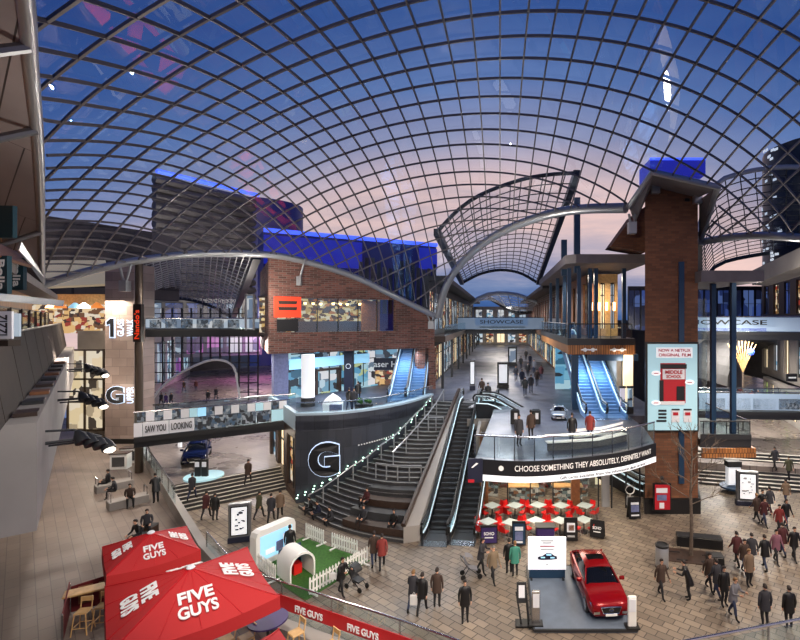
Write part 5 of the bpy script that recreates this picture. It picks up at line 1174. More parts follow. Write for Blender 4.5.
# ================================================================== cars
def car(label, loc, rz, paint, name='car'):
    t = T(name, label, 'car', loc, rz)     # front towards -Y
    # body sections along the length: y, half width, sill z, shoulder z, deck z
    S = [(-2.28, .62, .42, .56, .60), (-2.2, .80, .25, .60, .72), (-1.9, .90, .20, .68, .82), (-1.35, .925, .2, .74, .90), (-.75, .93, .2, .80, .96), (0, .93, .2, .84, .97), (.9, .935, .2, .87, .99), (1.6, .92, .2, .88, 1.02), (2.05, .86, .24, .84, 1.0), (2.28, .72, .36, .76, .92)]
    m = MB(); rings = []
    for y, w_, z0, zs, zd in S:
        half = [(0, z0), (w_*.86, z0), (w_*.97, z0+.12), (w_, (z0+zs)/2), (w_*.985, zs), (w_*.90, zd-.02), (w_*.62, zd+.015), (0, zd+.03)]
        pts = half+[(-x, z) for x, z in half[-2:0:-1]]
        rings.append([Vector((x, y, z)) for x, z in pts])
    m.loft(rings, True, True); m.build('body', paint, t, world=False, smooth=True)
    R_ = [(-.95, .80, .70, .90, .95), (-.25, .78, .60, .95, 1.36), (.25, .78, .58, .95, 1.43), (.9, .78, .58, .95, 1.42), (1.35, .77, .58, .95, 1.33), (2.0, .70, .62, .95, .98)]
    m = MB(); rings = []
    for y, wb, wt, z0, z1 in R_:
        half = [(0, z0), (wb, z0), (wb*.97, z0+(z1-z0)*.35), (wt+.03, z1-(z1-z0)*.18), (wt-.1, z1-.01), (0, z1+.02)]
        rings.append([Vector((x, y, z)) for x, z in half+[(-x, z) for x, z in half[-2:0:-1]]])
    m.loft(rings, True, True); m.build('cabin_glass', 'car_glass', t, world=False, smooth=True)
    m = MB(); rings = []
    for y, wt, z1 in ((-.28, .58, 1.35), (.25, .58, 1.445), (.9, .58, 1.435), (1.38, .56, 1.335)):
        rings.append([Vector((x, y, z)) for x, z in ((-wt-.02, z1-.05), (-wt+.1, z1+.012), (0, z1+.035), (wt-.1, z1+.012), (wt+.02, z1-.05), (0, z1-.03))])
    m.loft(rings, True, True); rf = m.build('roof_panel', paint, t, world=False, smooth=True)
    m = MB(); m.rbox((0, .45, 1.47), (.8, .5, .02), .01); m.build('sunroof', 'car_glass', rf, world=False)
    for sx in (-1, 1):
        m = MB(); m.tube([(sx*.78, -.93, .94), (sx*.6, -.27, 1.35)], .035, 6); m.build('roof_pillar', paint, t, world=False); m = MB(); m.tube([(sx*.60, 1.36, 1.33), (sx*.72, 2.0, 1.0)], .05, 6); m.build('roof_pillar', paint, t, world=False)
        m = MB(); m.rbox((sx*1.0, -.62, 1.0), (.24, .12, .15), .04); m.build('wing_mirror', paint, t, world=False)
        m = MB(); m.slab([Vector((sx*.45, -2.24, .62)), Vector((sx*.82, -2.12, .62)), Vector((sx*.86, -1.98, .74)), Vector((sx*.5, -2.2, .70))], .08, (0, -1, .3)); m.build('headlight', 'chrome', t, world=False)
        m = MB(); m.box((sx*.62, -2.25, .42), (.26, .08, .1)); m.build('fog_light', 'chrome', t, world=False)
        m = MB(); m.box((sx*.62, 2.23, .8), (.36, .1, .14)); m.build('tail_light', 'poster_red', t, world=False)
        for y in (-1.42, 1.42):
            m = MB(); M3 = Matrix.Rotation(PI/2, 3, 'Y')
            m.loft([[Vector((sx*(.72+d), y+r*math.cos(k*PI/10), .33+r*math.sin(k*PI/10))) for k in range(20)] for d, r in ((0, .3), (.03, .33), (.19, .33), (.22, .3))], True, True); w_ = m.build('wheel', 'rubber', t, world=False, smooth=True)
            m = MB(); m.loft([[Vector((sx*(.92+d), y+r*math.cos(k*PI/10), .33+r*math.sin(k*PI/10))) for k in range(20)] for d, r in ((0, .24), (.03, .22))], True, True)
            m.build('rim', 'stainless', w_, world=False)
    m = MB(); m.slab([Vector((-.42, -2.3, .66)), Vector((.42, -2.3, .66)), Vector((.34, -2.3, .42)), Vector((-.34, -2.3, .42))], .08, (0, -1, 0)); g = m.build('grille', 'black', t, world=False)
    m = MB(); m.tube([(-.44, -2.31, .66), (-.34, -2.31, .41), (.34, -2.31, .41), (.44, -2.31, .66), (0, -2.33, .69), (-.44, -2.31, .66)], .022, 6); m.build('grille_surround', 'chrome', g, world=False)
    m = MB(); m.tube([(.09*math.cos(k*PI/8), -2.33, .57+.05*math.sin(k*PI/8)) for k in range(17)], .012, 5); m.build('badge', 'chrome', g, world=False)
    m = MB(); m.box((0, -2.33, .36), (.5, .03, .1)); m.build('number_plate', 'white_paint', t, world=False)
    return t
t = T('car_stage', 'low grey display platform under the red car', 'platform', (3.4, 21.5, 0))
m = MB(); m.box((3.4, 21.5, .07), (4.1, 4.9, .14)); m.build('deck', 'stage_grey', t); m = MB()
for a, b in (((1.35, 19.05), (5.45, 19.05)), ((1.35, 23.95), (5.45, 23.95)), ((1.35, 19.05), (1.35, 23.95)), ((5.45, 19.05), (5.45, 23.95))): m.tube([(a[0], a[1], .1), (b[0], b[1], .1)], .06, 4)
m.build('edging', 'charcoal', t)
CAR = car('glossy red saloon car parked on the grey display platform', (4.36, 21.6, .14), math.radians(4), 'red_paint'); CAR.scale = (.95, .94, .97)
dup(CAR, G(197, 459, 1.2), math.radians(26), 'dark blue display car on the arcade floor behind the low steps', mats={'red_paint': 'blue_paint'})
t = dup(CAR, G(559, 417, 5.5), math.radians(-8), 'small silver and black ride-on car on the street deck', scale=.55, mats={'red_paint': 'silver_paint'}); t.name = 'ride_on_car'; t['category'] = 'toy car'
t = T('display_board', 'big white advert board with a car picture standing on the platform', 'advert', (1.95, 22.8, .14))
a, b = P(528, 569, 22.8), P(566, 537, 22.8); cx_ = (a.x+b.x)/2
m = MB(); m.box((cx_, 22.8, (a.z+b.z)/2), (b.x-a.x, .12, b.z-a.z)); m.build('board', 'white_sign', t)
m = MB(); m.box((cx_, 22.82, .45), (b.x-a.x-.1, .06, .6)); m.build('lower_panel', 'blue_steel', t)
for x_ in (a.x+.15, b.x-.15): m = MB(); m.box((x_, 22.95, .14+.02), (.1, .7, .05)); m.build('foot', 'steel_dark', t)
zc = (a.z+b.z)/2
sil = [(-.62, -.12), (-.6, .02), (-.3, .08), (-.05, .24), (.25, .24), (.45, .1), (.62, .06), (.66, -.1), (.3, -.14), (-.3, -.16)]
m = MB(); m.add([(cx_-.0+x*.72, 22.72, zc-.16+z*.8) for x, z in sil], [tuple(range(len(sil)))]); pc = m.build('car_picture', 'navy', t)
m = MB(); m.box((cx_+.08, 22.71, zc-.04), (.24, .01, .08)); m.box((cx_-.2, 22.71, zc-.17), (.2, .01, .06)); m.box((cx_+.25, 22.71, zc-.18), (.2, .01, .06)); m.build('highlight', 'screen_blue', pc)
for z_, w_, mt in ((.62, .6, 'letter_grey'), (.52, .4, 'letter_grey'), (.36, .7, 'poster_red'), (.22, .62, 'letter_grey'), (-.52, .12, 'letter_grey')): MB().box((cx_, 22.72, zc+z_), (w_, .01, .035)).build('text_line', mt, t)
for (px, py, h_, lb, c_) in ((536, 624, 1.35, 'slim silver information post at the front corner of the platform', 'stainless'), (632, 627, 1.25, 'small white information post beside the front of the red car', 'white_paint')):
    g = G(px, py, .14); t = T('info_post', lb, 'post', g); m = MB(); m.rbox((0, 0, h_/2), (.34, .12, h_), .03); m.build('case', c_, t, world=False); m = MB(); m.box((0, -.07, h_*.72), (.26, .02, h_*.4)); m.build('print', 'paper_white', t, world=False); m = MB(); m.box((0, 0, .03), (.55, .4, .06)); m.build('base', 'black', t, world=False)
g = G(524, 626, 0); t = T('brochure_stand', 'black slanted brochure stand beside the display platform', 'stand', g)
m = MB()
m.tube([(-.1, 0, 0), (-.3, .5, 1.1), (.1, .5, 1.2)], .04, 6); m.tube([(.2, 0, .05), (.1, .5, 1.2)], .05, 6); m.box((0, .1, .04), (.7, .5, .08)); m.build('frame', 'black', t, world=False); m = MB(); m.slab([Vector((-.28, .3, .75)), Vector((.12, .3, .75)), Vector((.12, .5, 1.5)), Vector((-.28, .5, 1.5))], .06); m.build('panel', 'charcoal', t, world=False)
m = MB(); m.slab([Vector((-.2, .32, .95)), Vector((.05, .32, .95)), Vector((.05, .44, 1.4)), Vector((-.2, .44, 1.4))], .07); m.build('brochure', 'paper_white', t, world=False)

# ================================================================== cafe seating
def chair_proto():
    t = T('cafe_chair', 'x', 'chair', (0, 0, 0), 0, 'red cafe chairs')
    m = MB(); prof = [(-.2, .46), (-.12, .44), (.1, .44), (.19, .47), (.23, .6), (.26, .82)]
    m.loft([[Vector((sx*.21*(1-.12*max(0, (z-.5)*2)), y, z+.03*abs(sx)*(1 if z < .5 else 0))) for sx in (-1, -.5, 0, .5, 1)] for y, z in prof], False)
    m.loft([[Vector((sx*.21*(1-.12*max(0, (z-.5)*2)), y, z-.03)) for sx in (-1, -.5, 0, .5, 1)] for y, z in prof], False); m.build('shell_seat', 'red_plastic', t, world=False, smooth=True)
    for sx in (-1, 1):
        for sy in (-1, 1): m = MB(); m.tube([(sx*.2, sy*.21, 0), (sx*.15, sy*.14, .44)], .018, 5); m.build('leg', 'steel_light', t, world=False)
    return t
def table_proto():
    t = T('cafe_table', 'x', 'table', (0, 0, 0), 0, 'grey-topped cafe tables')
    m = MB(); m.rbox((0, 0, .74), (.8, .8, .035), .015); m.build('table_top', 'grey_top', t, world=False); m = MB(); m.cyl((0, 0, .02), .035, .71, 8); m.build('stem', 'steel_dark', t, world=False); m = MB(); m.box((0, 0, .02), (.5, .5, .035)); m.build('base', 'steel_dark', t, world=False)
    return t
CH, TB = chair_proto(), table_proto(); first = [True]
CL = 'red moulded cafe chair at a square grey table below the black banner'
CH['label'] = CL; TB['label'] = 'square grey-topped cafe table with red chairs below the black banner'
spots_ = [(492, 517), (515, 517), (538, 516.5), (561, 517), (585, 517), (488, 534), (511, 535), (536, 533), (560, 533), (584, 532)]
random.seed(11)
for i, (px, py) in enumerate(spots_):
    g = G(px, py, 0); rz = math.radians(45+random.uniform(-8, 8))
    if i == 0: TB.location = g; TB.rotation_euler = (0, 0, rz)
    else: dup(TB, g, rz)
    for k in range(4):
        if (i, k) in ((6, 2), (9, 3)): continue
        a = rz+k*PI/2+PI/4+random.uniform(-.12, .12)+PI/4; d = .62+random.uniform(0, .06)
        p = g+Vector((math.cos(a)*d, math.sin(a)*d, 0)); r = a-PI/2
        if first[0]: CH.location = p; CH.rotation_euler = (0, 0, r); first[0] = False
        else: dup(CH, p, r)
def aboard(label, px, py, w_, h_, fm, words_=None, rz=0.0, extra=()):
    g = G(px, py, 0); t = T('advert_board', label, 'board', g, rz)
    m = MB(); m.slab([Vector((-w_/2, -.02, .08)), Vector((w_/2, -.02, .08)), Vector((w_/2, .12, h_)), Vector((-w_/2, .12, h_))], .04); m.slab([Vector((-w_/2, .45, .0)), Vector((w_/2, .45, .0)), Vector((w_/2, .14, h_)), Vector((-w_/2, .14, h_))], .04); m.build('frame', 'black', t, world=False)
    nn = Vector((0, -.14, h_-.08)).normalized(); up = Vector((0, .14, h_-.08)).normalized(); n2 = Vector((0, -up.z, up.y))
    c0 = Vector((0, .05, h_*.52))+n2*.035
    def pan(x, y, pw, ph, mt, nm, k=0): q = c0+Vector((x, 0, 0))+up*y+n2*(.008*k); r = Vector((1, 0, 0)); return MB().slab([q-r*pw/2-up*ph/2, q+r*pw/2-up*ph/2, q+r*pw/2+up*ph/2, q-r*pw/2+up*ph/2], .012, n2).build(nm, mt, t, world=False)
    pn = pan(0, 0, w_*.88, h_*.8, fm, 'print', 1)
    for x, y, pw, ph, mt in extra: pan(x, y, pw, ph, mt, 'picture', 3)
    if words_: text(words_, w_*.6, h_*.16, c0+up*.1+n2*.05, (1, 0, 0), up, 'letter_white', pn, bold=.02, world=False); pan(0, -.12, w_*.5, .05, 'letter_white', 'small_line', 3)
    return t
aboard('dark purple barrier board at the escalator corner of the cafe seating', 489, 545, .95, 1.0, 'purple', 'SOHO', .05)
aboard('blue patterned advert board between the cafe tables', 519, 547, .75, 1.35, 'blue_steel', None, 0, ((0, .28, .45, .2, 'paper_white'), (0, -.1, .42, .45, 'tile_blue'), (0, -.42, .4, .1, 'paper_white')))
aboard('black advert board with a pale food picture behind the white car board', 571, 542, .75, 1.3, 'black', None, -.05, ((0, .12, .45, .5, 'paper_white'), (0.02, .1, .3, .3, 'timber'), (0, -.35, .4, .1, 'letter_grey')))
aboard('dark board with white capitals at the car side of the cafe seating', 597, 539, .8, 1.0, 'black', 'SOHO', -.35)
aboard('tall menu board standing alone before the glazed lobby', 635, 520, .75, 1.35, 'black', None, .1, ((0, .3, .5, .14, 'paper_white'), (0, 0, .5, .4, 'tile_blue'), (0, -.4, .5, .08, 'paper_white')))
g = G(545, 541, 0); t = T('condiment_cart', 'low purple serving cart behind the white car board', 'cart', g); m = MB(); m.rbox((0, 0, .45), (1.0, .6, .8), .05); m.build('body', 'purple', t, world=False); m = MB(); m.box((0, 0, .88), (1.1, .7, .05)); m.build('top', 'charcoal', t, world=False)
for i, (px, py, s) in enumerate(((630, 508, 1), )):
    g = G(px, py, 0); t = T('wire_rack', 'white wire postcard rack beside the tall menu board', 'rack', g); m = MB(); m.tube([(.28*math.cos(k*PI/8), 0, 1.2+.28*math.sin(k*PI/8)) for k in range(17)], .04, 6); m.tube([(0, 0, 0), (0, 0, .95)], .04, 6); m.build('ring', 'white_paint', t, world=False); m = MB(); m.box((0, 0, .5), (.5, .3, .5)); m.build('basket', 'steel_light', t, world=False)

# ================================================================== tree, bench blocks, bin
g = G(691, 556, 0); t = T('bare_tree', 'slender bare winter tree growing from a square pit', 'tree', g)
m = MB(); random.seed(21)
m.tube([(0, 0, 0), (.03, 0, 1.6), (0, .05, 3.4), (.05, 0, 5.2), (.0, 0, 6.6)], [.11, .09, .07, .045, .02], 8); m.build('trunk', 'bark', t, world=False, smooth=True)
m = MB()
def branch(p, d, L_, r, lv):
    q = p+d*L_*.5+Vector((random.uniform(-.08, .08), random.uniform(-.08, .08), .04))*L_; e_ = p+d*L_
    m.tube([p, q, e_], [r, r*.75, r*.45], 5)
    if lv:
        for k in range(3):
            f = random.uniform(.35, 1); a = Vector((random.uniform(-1, 1), random.uniform(-1, 1), random.uniform(.0, .9))); branch(p.lerp(e_, f), (d*1.1+a*.75).normalized(), L_*random.uniform(.4, .6), r*.55, lv-1)
for k in range(13):
    z = 2.7+3.7*k/13; a = k*2.4; branch(Vector((0, 0, z)), Vector((math.cos(a), math.sin(a)*.8, random.uniform(.25, .8))).normalized(), 1.75*(1-.4*k/13), .028, 3)
m.build('branches', 'bark', t, world=False)
t = T('tree_pit', 'dark square tree pit grate around the bare tree', 'tree pit', G(691, 557, 0), math.radians(-14)); m = MB(); m.box((0, 0, .02), (2.6, 1.5, .04)); m.build('grate', 'timber_dark', t, world=False)
for sx, sy in ((-.8, .3), (.85, .25), (-.5, -.5), (.7, -.45)):
    m = MB(); m.box((sx, sy, .05), (.55, .1, .02)); m.build('slot', 'black', t, world=False)
for px, py, w_, rz, lb in ((699, 546, 2.35, -13, 'long black bench block behind the bare tree'), (715, 566, .75, -8, 'short black bench block beside the tree pit')):
    t = T('bench_block', lb, 'bench', G(px, py, 0), math.radians(rz)); m = MB(); m.rbox((0, 0, .28), (w_, .6, .56), .03); m.build('block', 'black', t, world=False); m = MB(); m.box((0, 0, .57), (w_*.98, .58, .03)); m.build('seat_top', 'charcoal', t, world=False)
t = T('litter_bin', 'round stainless steel litter bin with dark rim', 'bin', G(662, 567, 0)); m = MB(); m.lathe((0, 0, .06), [(.3, 0), (.32, .03), (.32, .95), (.3, .98)], 24); m.build('drum', 'steel_light', t, world=False, smooth=True); m = MB(); m.lathe((0, 0, 1.04), [(.33, 0), (.34, .1), (.27, .13), (.24, .05), (.02, .04)], 24); m.build('rim', 'charcoal', t, world=False, smooth=True); m = MB(); m.cyl((0, 0, 0), .33, .07, 24); m.build('foot_ring', 'black', t, world=False)
# arcade display ring
t = T('display_plinth', 'round pale blue plinth at the top of the low steps', 'plinth', G(204, 477, 1.2)); m = MB(); m.cyl((0, 0, 0), 1.25, .12, 36); m.build('disc', 'ad_blue', t, world=False, smooth=True)
for px, lb in ((198, 'black information panel on the round plinth, nearer the terrace'), (205, 'black information panel on the round plinth, nearer the shops')):
    g = G(px, 476, 1.32); t = T('information_board', lb, 'panel', g); m = MB(); m.rbox((0, 0, .6), (.42, .2, 1.2), .03); m.build('case', 'black', t, world=False); m = MB(); m.box((0, -.11, .85), (.3, .02, .35)); m.build('print', 'paper_white', t, world=False)
t = T('light_post', 'short white light post on the arcade floor behind the blue car', 'post', G(180, 447, 1.2)); m = MB(); m.box((0, 0, 1.0), (.25, .2, 2.0)); m.build('case', 'white_sign', t, world=False)
g = G(733, 487, .35); t = T('phone_kiosk', 'blue-lit white kiosk on the foot of the broad striped steps', 'kiosk', g); m = MB(); m.rbox((0, 0, .9), (.9, .5, 1.3), .05); m.build('case', 'white_sign', t, world=False); m = MB(); m.box((0, 0, 1.7), (1.0, .6, .4)); m.build('hood', 'charcoal', t, world=False); m = MB(); m.cyl((0, 0, 0), .9, .1, 24); m.build('foot_disc', 'blue_steel', t, world=False)
t = T('ice_cream_kiosk', 'white and blue tented kiosk on the gallery before the store', 'kiosk', G(333, 414, 5.5)); m = MB(); m.lathe((0, 0, 0), [(.7, 0), (.75, .8), (.55, 1.1), (.25, 1.35), (.02, 1.5)], 10); m.build('tent', 'white_sign', t, world=False); m = MB(); m.box((.5, -.9, .5), (.8, .3, .7)); m.build('counter', 'tile_blue', t, world=False)
for k, px in enumerate((360, 368)): 
    t = T('flower_trough', ['dark round planter tub on the gallery by the store escalator', 'second dark planter tub hard by the store escalator'][k], 'planter', G(px, 411, 5.5)); m = MB(); m.lathe((0, 0, 0), [(.3, 0), (.4, .5), (.38, .55), (.02, .5)], 14); m.build('tub', 'charcoal', t, world=False); m = MB(); [m.ball((random.uniform(-.2, .2), random.uniform(-.2, .2), .65+random.uniform(0, .2)), .16, 6) for _ in range(6)]; m.build('foliage', 'turf', t, world=False)
# ================================================================== people
def skinned(joints, bones, root, tags):
    """one continuous body grown over a joint skeleton; joints: {name: (pos, radius)}"""
    nm = list(joints); idx = {n: i for i, n in enumerate(nm)}
    me = bpy.data.meshes.new('body'); me.from_pydata([joints[n][0] for n in nm], [(idx[a], idx[b]) for a, b in bones], [])
    o = bpy.data.objects.new('body', me); C.objects.link(o)
    sk = o.modifiers.new('Skin', 'SKIN'); sk.use_smooth_shade = True; sk.branch_smoothing = .3
    if not me.skin_vertices: me.attributes.new('skin', 'FLOAT', 'POINT')
    for i, n in enumerate(nm):
        r = joints[n][1]; d = me.skin_vertices[0].data[i]; d.radius = r if isinstance(r, tuple) else (r, r); d.use_root = (n == root)
    sb = o.modifiers.new('Sub', 'SUBSURF'); sb.levels = 1; sb.render_levels = 1
    bpy.context.view_layer.update(); dg = bpy.context.evaluated_depsgraph_get()
    m2 = bpy.data.meshes.new_from_object(o.evaluated_get(dg)); bpy.data.objects.remove(o)
    pts, tg, rd = [], [], []
    for a, b in bones:
        pa, pb = Vector(joints[a][0]), Vector(joints[b][0])
        for f in (0, .25, .5, .75, 1): pts.append(pa.lerp(pb, f)[:]); tg.append(tags(a if f < .5 else b)); rd.append(np.mean(joints[a if f < .5 else b][1]))
    pts = np.array(pts); tg = np.array(tg)
    co_ = np.empty(len(m2.vertices)*3); m2.vertices.foreach_get('co', co_); co_ = co_.reshape(-1, 3)
    vt = tg[(np.sqrt(((co_[:, None, :]-pts[None])**2).sum(2))-np.array(rd)[None]*.85).argmin(1)]
    for k in range(4): m2.materials.append(None)
    for p in m2.polygons: p.material_index = int(vt[p.vertices[0]]); p.use_smooth = True
    return m2
def ptag(n):
    if n.startswith(('head', 'neck', 'nose', 'ear', 'palm', 'fing', 'thumb')): return 0
    if n.startswith(('hip', 'knee', 'shin')): return 2
    if n.startswith(('ankle', 'toe')): return 3
    return 1
def make_pose(kind):
    J = {}; B = []; sit = kind.startswith('sit'); pz = .5 if sit else .93
    lean = {'walk': -.04, 'push': -.10, 'sit_forward': -.2, 'lean': -.22}.get(kind, 0)
    def up(h): return (0, lean*(h/.6), pz+h)
    J['pelvis'] = (up(0), (.15, .12)); J['spine'] = (up(.22), (.15, .115)); J['chest'] = (up(.43), (.165, .12)); J['collar'] = (up(.52), (.1, .085)); J['neck'] = (up(.58), .055)
    hd = lambda y, z: (0, lean*1.05+y, pz+z)
    J['head_base'] = (hd(-.01, .635), .058); J['head_mid'] = (hd(-.02, .70), (.068, .084)); J['head_top'] = (hd(-.005, .765), (.045, .055)); J['nose'] = (hd(-.11, .695), .013)
    B += [('pelvis', 'spine'), ('spine', 'chest'), ('chest', 'collar'), ('collar', 'neck'), ('neck', 'head_base'), ('head_base', 'head_mid'), ('head_mid', 'head_top'), ('head_mid', 'nose')]
    for s, sd in ((-1, 'l'), (1, 'r')):
        st = {'walk': .24, 'push': .2}.get(kind, .02)*s
        if sit:
            L_ = [('hip', (s*.1, -.05, pz-.02), .095), ('knee', (s*.14, -.45, pz+.02), .07), ('shin', (s*.14, -.47, .28), .055), ('ankle', (s*.14, -.44, .08), .045), ('toe', (s*.15, -.6, .035), .04)]
        else:
            L_ = [('hip', (s*.095, st*.15, pz-.08), .10), ('knee', (s*.1, st*.6-.05, .5), .068), ('shin', (s*.1, st+.01, .27), .056), ('ankle', (s*.1, st*1.25+.02, .09), .044), ('toe', (s*.12, st*1.25-.14, .038), .04)]
        pv = 'pelvis'
        for n, p, r in L_: J[n+sd] = (p, r); B.append((pv, n+sd)); pv = n+sd
        base = Vector(up(.47)); sh = base+Vector((s*.19, 0, .0))
        if kind in ('push', 'lean') or (kind == 'phone' and s == 1): e_ = sh+Vector((s*.06, -.10, -.26)); w_ = e_+Vector((-s*.05, -.24, .06 if kind != 'phone' else .12))
        elif sit: e_ = sh+Vector((s*.05, -.05, -.28)); w_ = e_+Vector((-s*.06, -.24, -.06))
        elif kind == 'walk': e_ = sh+Vector((s*.05, -st*.3+.03, -.28)); w_ = e_+Vector((s*.0, -st*.5-.08, -.23))
        else: e_ = sh+Vector((s*.06, .03, -.28)); w_ = e_+Vector((s*.0, -.05, -.25))
        d = (w_-e_).normalized(); pm = w_+d*.07
        for n, p, r, q in (('shoulder', sh, .068, 'chest'), ('elbow', e_, .052, 'shoulder'+sd), ('wrist', w_, .034, 'elbow'+sd), ('palm', pm, (.036, .02), 'wrist'+sd)): J[n+sd] = (tuple(p), r); B.append((q, n+sd))
        side = d.cross(Vector((s, 0, 0))).normalized(); curl = Vector((-s*.35, 0, 0))
        for k in range(4):
            f0 = pm+side*(.033-.022*k)+d*.035; ln = (.055, .065, .06, .045)[k]; f1 = f0+d*ln*.6+curl*.012; f2 = f1+d*ln*.45+curl*.045
            for q, (n, p, r) in enumerate((('finga', f0, .0095), ('fingb', f1, .0085), ('fingc', f2, .007))): J[f'{n}{k}{sd}'] = (tuple(p), r); B.append((('palm'+sd) if q == 0 else f'{("finga", "fingb")[q-1]}{k}{sd}', f'{n}{k}{sd}'))
        t0 = w_+d*.045+side*.045; t1 = t0+side*.02+d*.035+curl*.02
        J['thumba'+sd] = (tuple(t0), .011); J['thumbb'+sd] = (tuple(t1), .009); B += [('palm'+sd, 'thumba'+sd), ('thumba'+sd, 'thumbb'+sd)]
    body = skinned(J, B, 'pelvis', ptag); hc = Vector(J['head_mid'][0])
    def obm(mb, nm, n): me = mb.build(nm, ['charcoal']*n, None, smooth=True); d = me.data; bpy.data.objects.remove(me); return d
    m = MB()
    for i in range(7):      # hair: cap over the crown, back and sides of the head
        pass
    rings = []
    for i in range(8):
        a = i/7*PI*.62; rr = max(math.sin(a), .03)
        rings.append([hc+Vector((.083*rr*math.cos(j*PI/7), .012+.1*rr*math.sin(j*PI/7)+(.025*(i/7)), .012+.105*math.cos(a)+(0.05*(i/7) if math.sin(j*PI/7) < -.25 else 0))) for j in range(14)])
    m.loft(rings, True, False); hair = obm(m, 'hair', 1)
    m = MB()
    for s in (-1, 1): m.ball(hc+Vector((s*.028, -.079, .012)), .010, 6); m.ball(hc+Vector((s*.076, .0, -.005)), .018, 6, (.4, 1, 1.4))
    m.box(hc+Vector((0, -.078, -.045)), (.04, .012, .008)); face = obm(m, 'face', 1)
    m = MB(); low = .0 if sit else -.3
    prof = [(.085, .07, .545), (.17, .105, .5), (.2, .135, .38), (.185, .14, .18), (.2, .155, .0)]+([] if sit else [(.22, .175, -.22)])
    m.loft([[Vector((a*math.cos(j*PI/8), lean*(h/.6)*(1 if h > 0 else .5)+b*math.sin(j*PI/8), pz+h)) for j in range(16)] for a, b, h in prof], True, False); coat = obm(m, 'coat', 1)
    return body, hair, face, coat
POSES = {k: make_pose(k) for k in ('stand', 'walk', 'push', 'sit', 'sit_forward', 'phone', 'lean')}
CLOTH = {'black': (20, 20, 23), 'charcoal_c': (46, 46, 52), 'navy_c': (24, 30, 52), 'brown': (62, 46, 38), 'maroon': (72, 30, 33), 'teal': (60, 130, 112), 'grey_c': (112, 112, 118), 'olive': (70, 70, 50), 'tan': (112, 92, 74), 'pink': (128, 84, 98), 'jeans': (40, 50, 76), 'dark_trousers': (26, 26, 30), 'khaki': (120, 104, 84), 'shoe': (18, 16, 16), 'red_top': (124, 44, 40), 'white_c': (210, 210, 210), 'purple_c': (80, 56, 110)}
for k, v in CLOTH.items(): mat(k, v, .8)
NP = [0]
def person(label, pos, rz=0, pose='stand', top='black', leg='dark_trousers', hair='hair_dark', coat=True, h=1.0, group=None):
    """rz: degrees; 0 faces the camera"""
    b, hr, fc, ct = POSES[pose]
    t = T('person', label, 'person', pos, math.radians(rz), group); t.scale = (h, h, h); NP[0] += 1
    def ob(nm, me, ms):
        o = bpy.data.objects.new(nm, me); C.objects.link(o); o.parent = t
        for i, mm in enumerate(ms): o.material_slots[i].link = 'OBJECT'; o.material_slots[i].material = MATS[mm]
    ob('body', b, ['skin_tone', top, leg, 'shoe']); ob('hair', hr, [hair]); ob('face', fc, ['hair_dark'])
    if coat: ob('coat', ct, [top])
    return t
def at(px, py, z=0): return G(px, py, z)
# in the open square
person('person in a black coat walking with a white bag low at one side', at(422, 614), 170, 'walk', 'black', 'dark_trousers')
person('person in grey close behind the pair with the white bag', at(413, 611), 165, 'walk', 'charcoal_c', 'jeans', 'hair_fair')
person('person in a long dark brown coat following the pair with the white bag', at(437, 608), 175, 'stand', 'brown')
person('lone person in black standing in the middle of the paved square', at(465, 622), 10, 'stand', 'black')
person('person in a teal jacket beside a companion near the white car board', at(515, 577), 190, 'stand', 'teal', 'dark_trousers', 'hair_fair')
person('person in dark clothes next to the teal jacket', at(509, 574), 185, 'stand', 'black')
person('person in khaki standing between the pushchair and the teal jacket', at(493, 582), 30, 'walk', 'khaki', 'dark_trousers', 'hair_grey')
person('person in dark clothes pushing the pushchair near the escalator foot', at(481, 573), 60, 'push', 'charcoal_c')
person('person with a white shoulder bag pushing a pushchair past the long picket fence', at(341, 595), 60, 'push', 'black')
person('person in brown behind the long picket fence by the stair foot', at(374, 566), 200, 'walk', 'brown', 'jeans')
person('person in a red top walking from the picket fences to the escalators', at(382, 569), 195, 'walk', 'red_top', 'dark_trousers')
person('person in black with red detail, walking towards the low steps', at(206, 519), 175, 'walk', 'maroon')
person('person in black beside the maroon coat at the foot of the low steps', at(215, 521), 185, 'stand', 'black')
person('person in olive walking past the dark wall behind the map totem', at(259, 519), 160, 'walk', 'olive')
person('person in a charcoal coat, middle of the three behind the map totem', at(271, 522), 190, 'walk', 'charcoal_c')
person('person in tan nearest the dark wall corner behind the map totem', at(280, 518), 200, 'walk', 'tan', 'dark_trousers')
person('person in brown going up the low steps by the shop fronts', at(248, 484, .8), 185, 'walk', 'brown')
person('person in a dark coat partway up the low steps, on the terrace side', at(192, 500, .6), 180, 'walk', 'charcoal_c', 'jeans')
person('person in a brown coat walking below the litter bin', at(661, 597), 20, 'walk', 'brown')
person('person in a black jacket stooping forward below the tree pit', at(689, 600), 250, 'lean', 'black')
